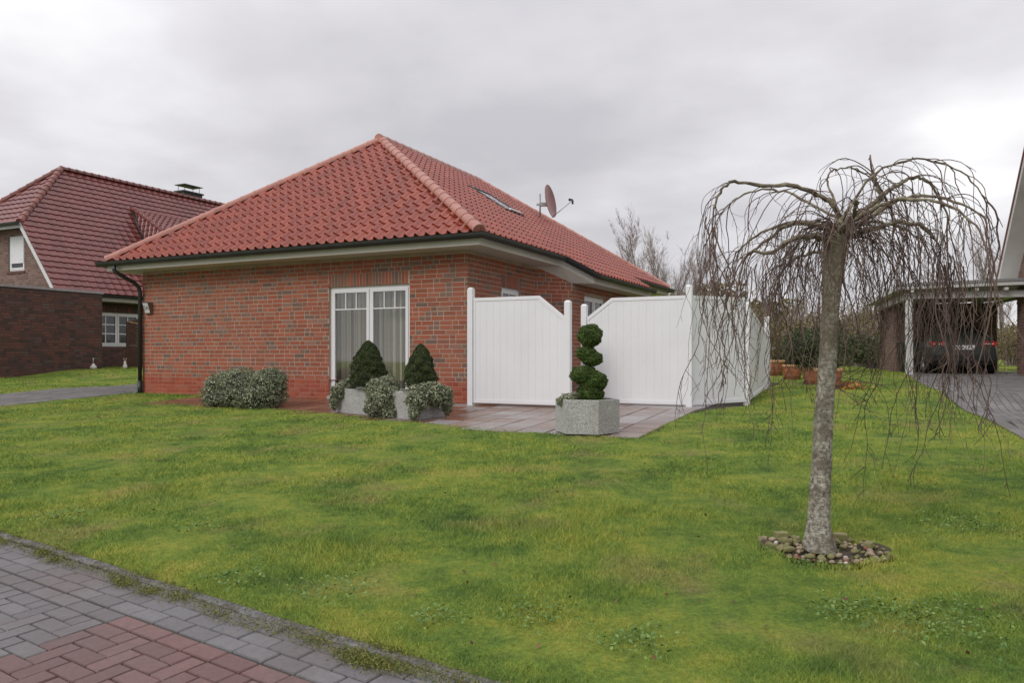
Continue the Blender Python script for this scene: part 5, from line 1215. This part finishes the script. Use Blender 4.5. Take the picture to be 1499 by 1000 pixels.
# ================================================================== CARPORT, CAR, RIGHT HOUSE
CP = Vector((10.85, 21.0, 0)); CE = Vector((.95, -.313, 0)).normalized(); CF = Vector((.313, .95, 0)).normalized(); CZ = .29
def cp(e, f, z=0.): return CP + CE * e + CF * f + UP * z
def carport():
    t = thing('carport', cp(0, 0, CZ), 'white timber carport with flat roof at the right edge', 'carport')
    mb = MB(); mb.box(cp(-.09, -.09, CZ - .05), CE * .18, CF * .18, UP * 2.12); mb.build('post', M['pvc_dirty'], t, bevel=.02)
    mb = MB(); mb.box(cp(-.12, -.07, 2.36), CE * 5.6, CF * .14, UP * .17); mb.box(cp(-.07, .07, 2.36), CE * .12, CF * 6.5, UP * .17); mb.build('beam', M['pvc_dirty'], t)
    # roof rising to the right
    mb = MB(); e0, e1, f0, f1 = -.32, 5.3, -.35, 6.9
    zr = lambda e: 2.60 + .02 * (e - e0)
    V = [cp(e, f, zr(e) + dz) for dz in (0, .14) for e, f in ((e0, f0), (e1, f0), (e1, f1), (e0, f1))]; mb.mesh(V, [(0, 3, 2, 1), (4, 5, 6, 7), (0, 1, 5, 4), (1, 2, 6, 5), (2, 3, 7, 6), (3, 0, 4, 7)]); rf = mb.build('roof', M['pvc_dirty'], t)
    mb = MB(); mb.mesh([cp(e, f0 - .03, zr(e) + dz) for e, dz in ((e0 - .03, .1), (e1, .1), (e1, .17), (e0 - .03, .17))] + [cp(e, f0 + .1, zr(e) + dz) for e, dz in ((e0 - .03, .1), (e1, .1), (e1, .17), (e0 - .03, .17))], [(0, 1, 2, 3), (4, 7, 6, 5), (3, 2, 6, 7), (0, 4, 5, 1)]); mb.build('roof_edge', M['steel'], rf)
    for k in range(8): 
        mb = MB(); e = .15 + k * .68 if k else -.02
        mb.box(cp(e, f0 + .04, 2.53), CE * .09, CF * 6.6, UP * .075); mb.build('rafter', M['pvc_dirty'], t)
    # brick pier on the left, dark back wall
    brick_wall(cp(.16, 3.25), CE, .61, .1, 2.36, [], t, name='brick_pier', mm='mortar_brown', bm='brick_dark'); brick_wall(cp(.16, 5.5), -CF, 2.25, .1, 2.36, [], t, name='brick_pier', mm='mortar_brown', bm='brick_brown')  # light and shade by brick colour: darker on the front, lighter on the lit left side
    brick_wall(cp(.16, 6.6), CE, 3.6, .1, 2.62, [], t, name='back_wall', bm='brick_brown', mm='mortar_brown')
    w = thing('refuse_bin', cp(.45, 3.0, CZ), 'dark green bin standing against the brick pier in the carport', 'bin')
    mb = MB(); c = cp(.45, 2.95, CZ + .03); V = []
    for zz, a, b in ((0, .21, .25), (.85, .27, .33)): V += [c + CE * i * a + CF * j * b + UP * zz for i, j in ((-1, -1), (1, -1), (1, 1), (-1, 1))]
    mb.mesh(V, [(3, 2, 1, 0), (4, 5, 6, 7)] + [(k, (k + 1) % 4, (k + 1) % 4 + 4, k + 4) for k in range(4)]); mb.build('bin_body', M['darkgreen_pipe'], w, bevel=.02)
    mb = MB(); mb.box(c - CE * .29 - CF * .36 + UP * .86, CE * .58, CF * .70, UP * .07); mb.build('lid', M['darkgreen_pipe'], w, bevel=.02)
    r = thing('garden_rack', cp(1.9, 6.4, CZ), 'dim wooden shelf rack at the back wall inside the carport', 'rack')
    for e in (1.3, 2.1, 2.9): mb = MB(); mb.box(cp(e, 6.2, CZ), CE * .06, CF * .3, UP * 1.9); mb.build('upright', M['wood_brown'], r)
    for z in (.5, 1.1, 1.6): mb = MB(); mb.box(cp(1.3, 6.19, CZ + z), CE * 1.66, CF * .3, UP * .03); mb.build('shelf', M['wood_brown'], r)
carport()
def car():
    ox = cp(1.52, .95, CZ - .005); T = thing('parked_car', ox, 'dark hatchback car with red tail lights parked in the carport', 'car')
    def c(x, y, z): return ox + CE * x + CF * y + UP * z      # x right, y forward from rear bumper
    W2 = .89
    # stations: y, list of (halfwidth, z) from sill up to beltline then roof
    st = [(0.00, [(.62, .34), (.74, .40), (.76, .62), (.70, .80), (.55, .84), (0, .86)]),
          (.07, [(.72, .24), (.84, .36), (.86, .66), (.80, .93), (.66, .97), (0, .99)]),
          (.32, [(.76, .20), (.885, .34), (.895, .68), (.83, .96), (.66, 1.12), (0, 1.16)]),
          (.75, [(.78, .18), (.89, .34), (.90, .68), (.84, .95), (.60, 1.38), (0, 1.42)]),
          (1.5, [(.78, .18), (.89, .32), (.90, .66), (.84, .93), (.59, 1.43), (0, 1.46)]),
          (2.3, [(.78, .18), (.89, .32), (.90, .64), (.84, .91), (.59, 1.40), (0, 1.44)]),
          (3.0, [(.78, .18), (.89, .32), (.90, .62), (.83, .90), (.66, 1.02), (0, 1.08)]),
          (3.9, [(.76, .20), (.87, .34), (.88, .60), (.78, .80), (.6, .86), (0, .90)]),
          (4.28, [(.62, .26), (.72, .38), (.74, .54), (.66, .66), (.5, .68), (0, .70)])]
    mb = MB(); mb.smooth = True; rows = []
    for y, pr in st: rows.append([c(-x, y, z) for x, z in pr] + [c(x, y, z) for x, z in pr[::-1][1:]])
    k = len(rows[0]); V = [p for r in rows for p in r]; Fc = [(i * k + j, i * k + j + 1, (i + 1) * k + j + 1, (i + 1) * k + j) for i in range(len(rows) - 1) for j in range(k - 1)]
    Fc.append(tuple(range(k))); Fc.append(tuple((len(rows) - 1) * k + j for j in range(k))[::-1]); mb.mesh(V, Fc)
    for i in range(len(rows) - 1): mb.face([rows[i][0], rows[i + 1][0], rows[i + 1][-1], rows[i][-1]])
    b = mb.build('body', M['carpaint'], T, recalc=True); s = b.modifiers.new('s', 'SUBSURF'); s.levels = 2; s.render_levels = 2
    def panel(name, pts, mat, th=.008, par=T): 
        mb = MB(); q = [c(*p) for p in pts]; n = (q[1] - q[0]).cross(q[2] - q[0]).normalized(); mb.prism(q, n * th); return mb.build(name, M[mat], par, recalc=True)
    panel('rear_window', [(-.60, .20, 1.02), (.60, .20, 1.02), (.50, .60, 1.33), (-.50, .60, 1.33)], 'glassdark', -.03)
    for s_ in (-1, 1):
        panel('side_window', [(s_ * .835, .75, .97), (s_ * .84, 2.7, .95), (s_ * .66, 2.2, 1.30), (s_ * .655, 1.0, 1.31)], 'glassdark', .02)
        x0, x1 = (.42, .80); mb = MB()
        mb.prism([c(s_ * x0, .01, .82), c(s_ * x1, .035, .80), c(s_ * (x1 + .04), .10, .92), c(s_ * (x0 + .06), .04, .93)], CF * .10); mb.build('tail_light', M['redlens'], T, recalc=True)
        mb = MB(); mb.box(c(s_ * (x0 + .1), -.002, .845), CE * s_ * .22, CF * .03, UP * .02); mb.build('reversing_lamp', M['pvc'], T)
        mb = MB(); mb.smooth = True; mb.tube([c(s_ * .86, 2.45, .98), c(s_ * 1.02, 2.45, 1.02)], [.05, .085], 10); mb.build('mirror', M['carpaint'], T)
        for y in (.72, 3.35):
            w = MB(); w.smooth = True; ax = CE * s_; w.lathe(c(s_ * .70, y, .315), [(.20, 0), (.29, 0), (.315, .02), (.315, .17), (.29, .19), (.21, .195)], 26, axis=ax); o = w.build('wheel', M['rubber'], T)
            w = MB(); w.smooth = True; w.lathe(c(s_ * .70, y, .315), [(.215, .19), (.20, .17), (.17, .15), (.05, .16), (0, .165)], 26, axis=ax)
            for q in range(5):
                a = 2 * math.pi * q / 5; d = CF * math.cos(a) + UP * math.sin(a); w.tube([c(s_ * .875, y, .315) + d * .03, c(s_ * .885, y, .315) + d * .20], .018, 5)
            w.build('rim', M['steel'], o)
    mb = MB(); mb.box(c(-.80, -.05, .36), CE * 1.6, CF * .16, UP * .20); mb.build('bumper', M['rubber'], T, bevel=.04)
    mb = MB(); mb.box(c(-.27, -.012, .70), CE * .54, CF * .012, UP * .12); p = mb.build('number_plate', M['plate'], T)
    mb = MB(); mb.box(c(-.266, -.016, .703), CE * .045, CF * .004, UP * .114); mb.build('plate_strip', M['blue'], p)
    font_mesh('LAR 1306', .11, 'plate_text', M['ink'], c(.02, -.014, .757), CE, UP, p)
    mb = MB(); mb.tube([c(.05, .42, 1.30), c(.05, .12, 1.02)], .008, 5); mb.build('wiper', M['rubber'], T)
car()
def right_house():
    # gable wall facing left, seen at a grazing angle
    TP = 1.24; A = Vector((13.30, 21.0, 0)); Bk = -CF; HW = 9.0; ZE = 2.95; OV = .42
    t = thing('brick_house', A + CE * 5 - CF * 4, 'brick house with steep red roof verge cut off by the right picture edge', 'house')
    G0 = A + CE * OV
    ob = brick_wall(G0 - CF * .45, -CF, HW - .9, .0, ZE + HW / 2 * TP, [], t, bm='brick_brown', mm='mortar_brown') if False else None
    X = -CF; ob = brick_wall(G0 - CF * .06, X, HW - .48, .0, 8.6, [], t, bm='brick_brown', mm='mortar_brown')
    bm = bmesh.new(); bm.from_mesh(ob.data); off = W(t)
    for sg, base in ((1, A + UP * (ZE - .1)), (-1, A - CF * HW + UP * (ZE - .1))):
        n = (UP + CF * sg * TP).normalized(); bmesh.ops.bisect_plane(bm, geom=bm.verts[:] + bm.edges[:] + bm.faces[:], plane_co=base - off, plane_no=n, clear_outer=True)
    bm.to_mesh(ob.data); bm.free()
    brick_wall(G0 - CF * .06 + CE * 9, -CE, 9, 0., ZE - .2, [], t, bm='brick_brown', mm='mortar_brown')
    brick_wall(G0 - CF * (HW - .42), CE, 9, 0., ZE - .2, [], t, bm='brick_brown', mm='mortar_brown')
    sl = (-CF + UP * TP).normalized(); SLn = HW / 2 * math.hypot(1, TP)
    tile_sheet(A + UP * ZE, CE, sl, 10, 0, SLn, None, t, 'roof_slope', 'tile_dark', tw=.25, row=SLn / 21, seed=12)
    sl2 = (CF + UP * TP).normalized(); tile_sheet(A - CF * HW + UP * ZE, CE, sl2, 10, 0, SLn, None, t, 'roof_slope', 'tile_dark', tw=.25, row=SLn / 21, seed=13)
    for nm, d0, d1, z0_, z1_, mt in (('verge_board', -.02, .02, -.20, .02, 'pvc_dirty'), ('verge_soffit', .02, OV, -.20, -.17, 'pvc_dirty'), ('verge_tiles', -.05, .05, .02, .10, 'tile_dark')):
        mb = MB()
        for s0, s1 in ((0, HW / 2), (HW, HW / 2)):
            p, q = A - CF * s0 + UP * ZE, A - CF * s1 + UP * (ZE + HW / 2 * TP)
            V = [v + CE * d + UP * z for v in (p, q) for d in (d0, d1) for z in (z0_, z1_)]; mb.mesh(V, [(0, 1, 3, 2), (4, 6, 7, 5), (0, 4, 5, 1), (2, 3, 7, 6), (1, 5, 7, 3), (0, 2, 6, 4)])
        mb.build(nm, M[mt], t, recalc=True)
    gutter([A + CE * 10 + CF * .03 + UP * (ZE - .04), A + CF * .03 + UP * (ZE - .04)], t)
    mb = MB(); mb.box(G0 - CF * .42 + UP * (ZE - .28), CE * 9, CF * .42, UP * .03); mb.build('soffit', M['pvc_dirty'], t)
right_house()

# ================================================================== SKY, SUN, CAMERA
def sky():
    w = bpy.data.worlds.new('World'); SC.world = w; w.use_nodes = True; nt = w.node_tree; bg = nt.nodes['Background']
    el, az = math.radians(36), math.radians(228)         # compass direction of the sun from +Y clockwise
    n = N(nt, 'ShaderNodeTexSky', sky_type='NISHITA', sun_disc=False); n.sun_elevation = el; n.sun_rotation = az
    sc = N(nt, 'ShaderNodeVectorMath', operation='SCALE'); nt.links.new(n.outputs[0], sc.inputs[0]); sc.inputs['Scale'].default_value = .06
    tc = N(nt, 'ShaderNodeTexCoord'); s = N(nt, 'ShaderNodeSeparateXYZ'); nt.links.new(tc.outputs['Generated'], s.inputs[0])
    def mth(op, a, b=None, c=None):
        m = N(nt, 'ShaderNodeMath', operation=op)
        for i, v in enumerate((a, b, c)):
            if v is None: continue
            if isinstance(v, (int, float)): m.inputs[i].default_value = v
            else: nt.links.new(v, m.inputs[i])
        return m.outputs[0]
    zz = mth('MAXIMUM', s.outputs[2], 0.); dn = mth('ADD', zz, .16); cx, cy = mth('DIVIDE', s.outputs[0], dn), mth('DIVIDE', s.outputs[1], dn)
    cv = N(nt, 'ShaderNodeCombineXYZ'); nt.links.new(cx, cv.inputs[0]); nt.links.new(cy, cv.inputs[1])
    mp = N(nt, 'ShaderNodeMapping'); mp.inputs['Scale'].default_value = (.75, .75, 1); mp.inputs['Rotation'].default_value = (0, 0, .5); mp.inputs['Location'].default_value = (3.3, 1.2, 0); nt.links.new(cv.outputs[0], mp.inputs[0])
    n1 = noise(nt, mp.outputs[0], .9, 7, .50); n2 = noise(nt, mp.outputs[0], 2.6, 6, .5)
    f = mth('MULTIPLY_ADD', n1, .7, mth('MULTIPLY', n2, .3))
    # a bank of thin bright cloud low at the right
    def spot(px, py, k, amt):
        d = Vector(((px - CX) / F, 1, (CY - py) / F)).normalized(); dt = N(nt, 'ShaderNodeVectorMath', operation='DOT_PRODUCT'); nm = N(nt, 'ShaderNodeVectorMath', operation='NORMALIZE'); nt.links.new(tc.outputs['Generated'], nm.inputs[0]); nt.links.new(nm.outputs[0], dt.inputs[0]); dt.inputs[1].default_value = d
        return mth('MULTIPLY', mth('POWER', mth('MAXIMUM', dt.outputs['Value'], 0.), k), amt)
    br = mth('ADD', spot(1440, 235, 260, .22), mth('ADD', spot(1080, 360, 60, .14), mth('ADD', spot(0, 170, 30, .06), spot(700, 20, 14, -.09))))
    ff = mth('ADD', f, br)
    c = ramp(nt, [(.36, (.53, .52, .55)), (.45, (.62, .605, .635)), (.53, (.71, .695, .725)), (.61, (.83, .82, .84)), (.74, (1.05, 1.04, 1.05))], ff)
    zen = mth('MULTIPLY_ADD', mth('POWER', zz, 1.5), 1.1, 1.0); v2 = N(nt, 'ShaderNodeVectorMath', operation='SCALE'); nt.links.new(c, v2.inputs[0]); nt.links.new(zen, v2.inputs['Scale'])
    ad = N(nt, 'ShaderNodeMix', data_type='RGBA'); ad.inputs[0].default_value = .93; nt.links.new(sc.outputs[0], ad.inputs[6]); nt.links.new(v2.outputs[0], ad.inputs[7])
    nt.links.new(ad.outputs[2], bg.inputs[0]); bg.inputs[1].default_value = 1.0
    L = bpy.data.lights.new('sun', 'SUN'); L.energy = 1.3; L.angle = math.radians(25); L.color = (1, .97, .93); o = bpy.data.objects.new('sun', L); COL.objects.link(o)
    d = Vector((math.sin(az) * math.cos(el), math.cos(az) * math.cos(el), math.sin(el))); o.rotation_euler = d.to_track_quat('Z', 'Y').to_euler()
sky()
cam = bpy.data.cameras.new('camera'); co = bpy.data.objects.new('camera', cam); COL.objects.link(co); SC.camera = co
co.location = (0, 0, EYE); co.rotation_euler = (math.radians(90), 0, 0); cam.sensor_width = 36; cam.lens = F / 1499 * 36; cam.shift_y = (CY - 500) / 1499; cam.shift_x = 0; cam.clip_end = 3000; cam.clip_start = .05
SC.view_settings.view_transform = 'Standard'; SC.view_settings.look = 'None'; SC.view_settings.exposure = 0; SC.view_settings.gamma = 1
SC.cycles.max_bounces = 6; SC.cycles.transparent_max_bounces = 12
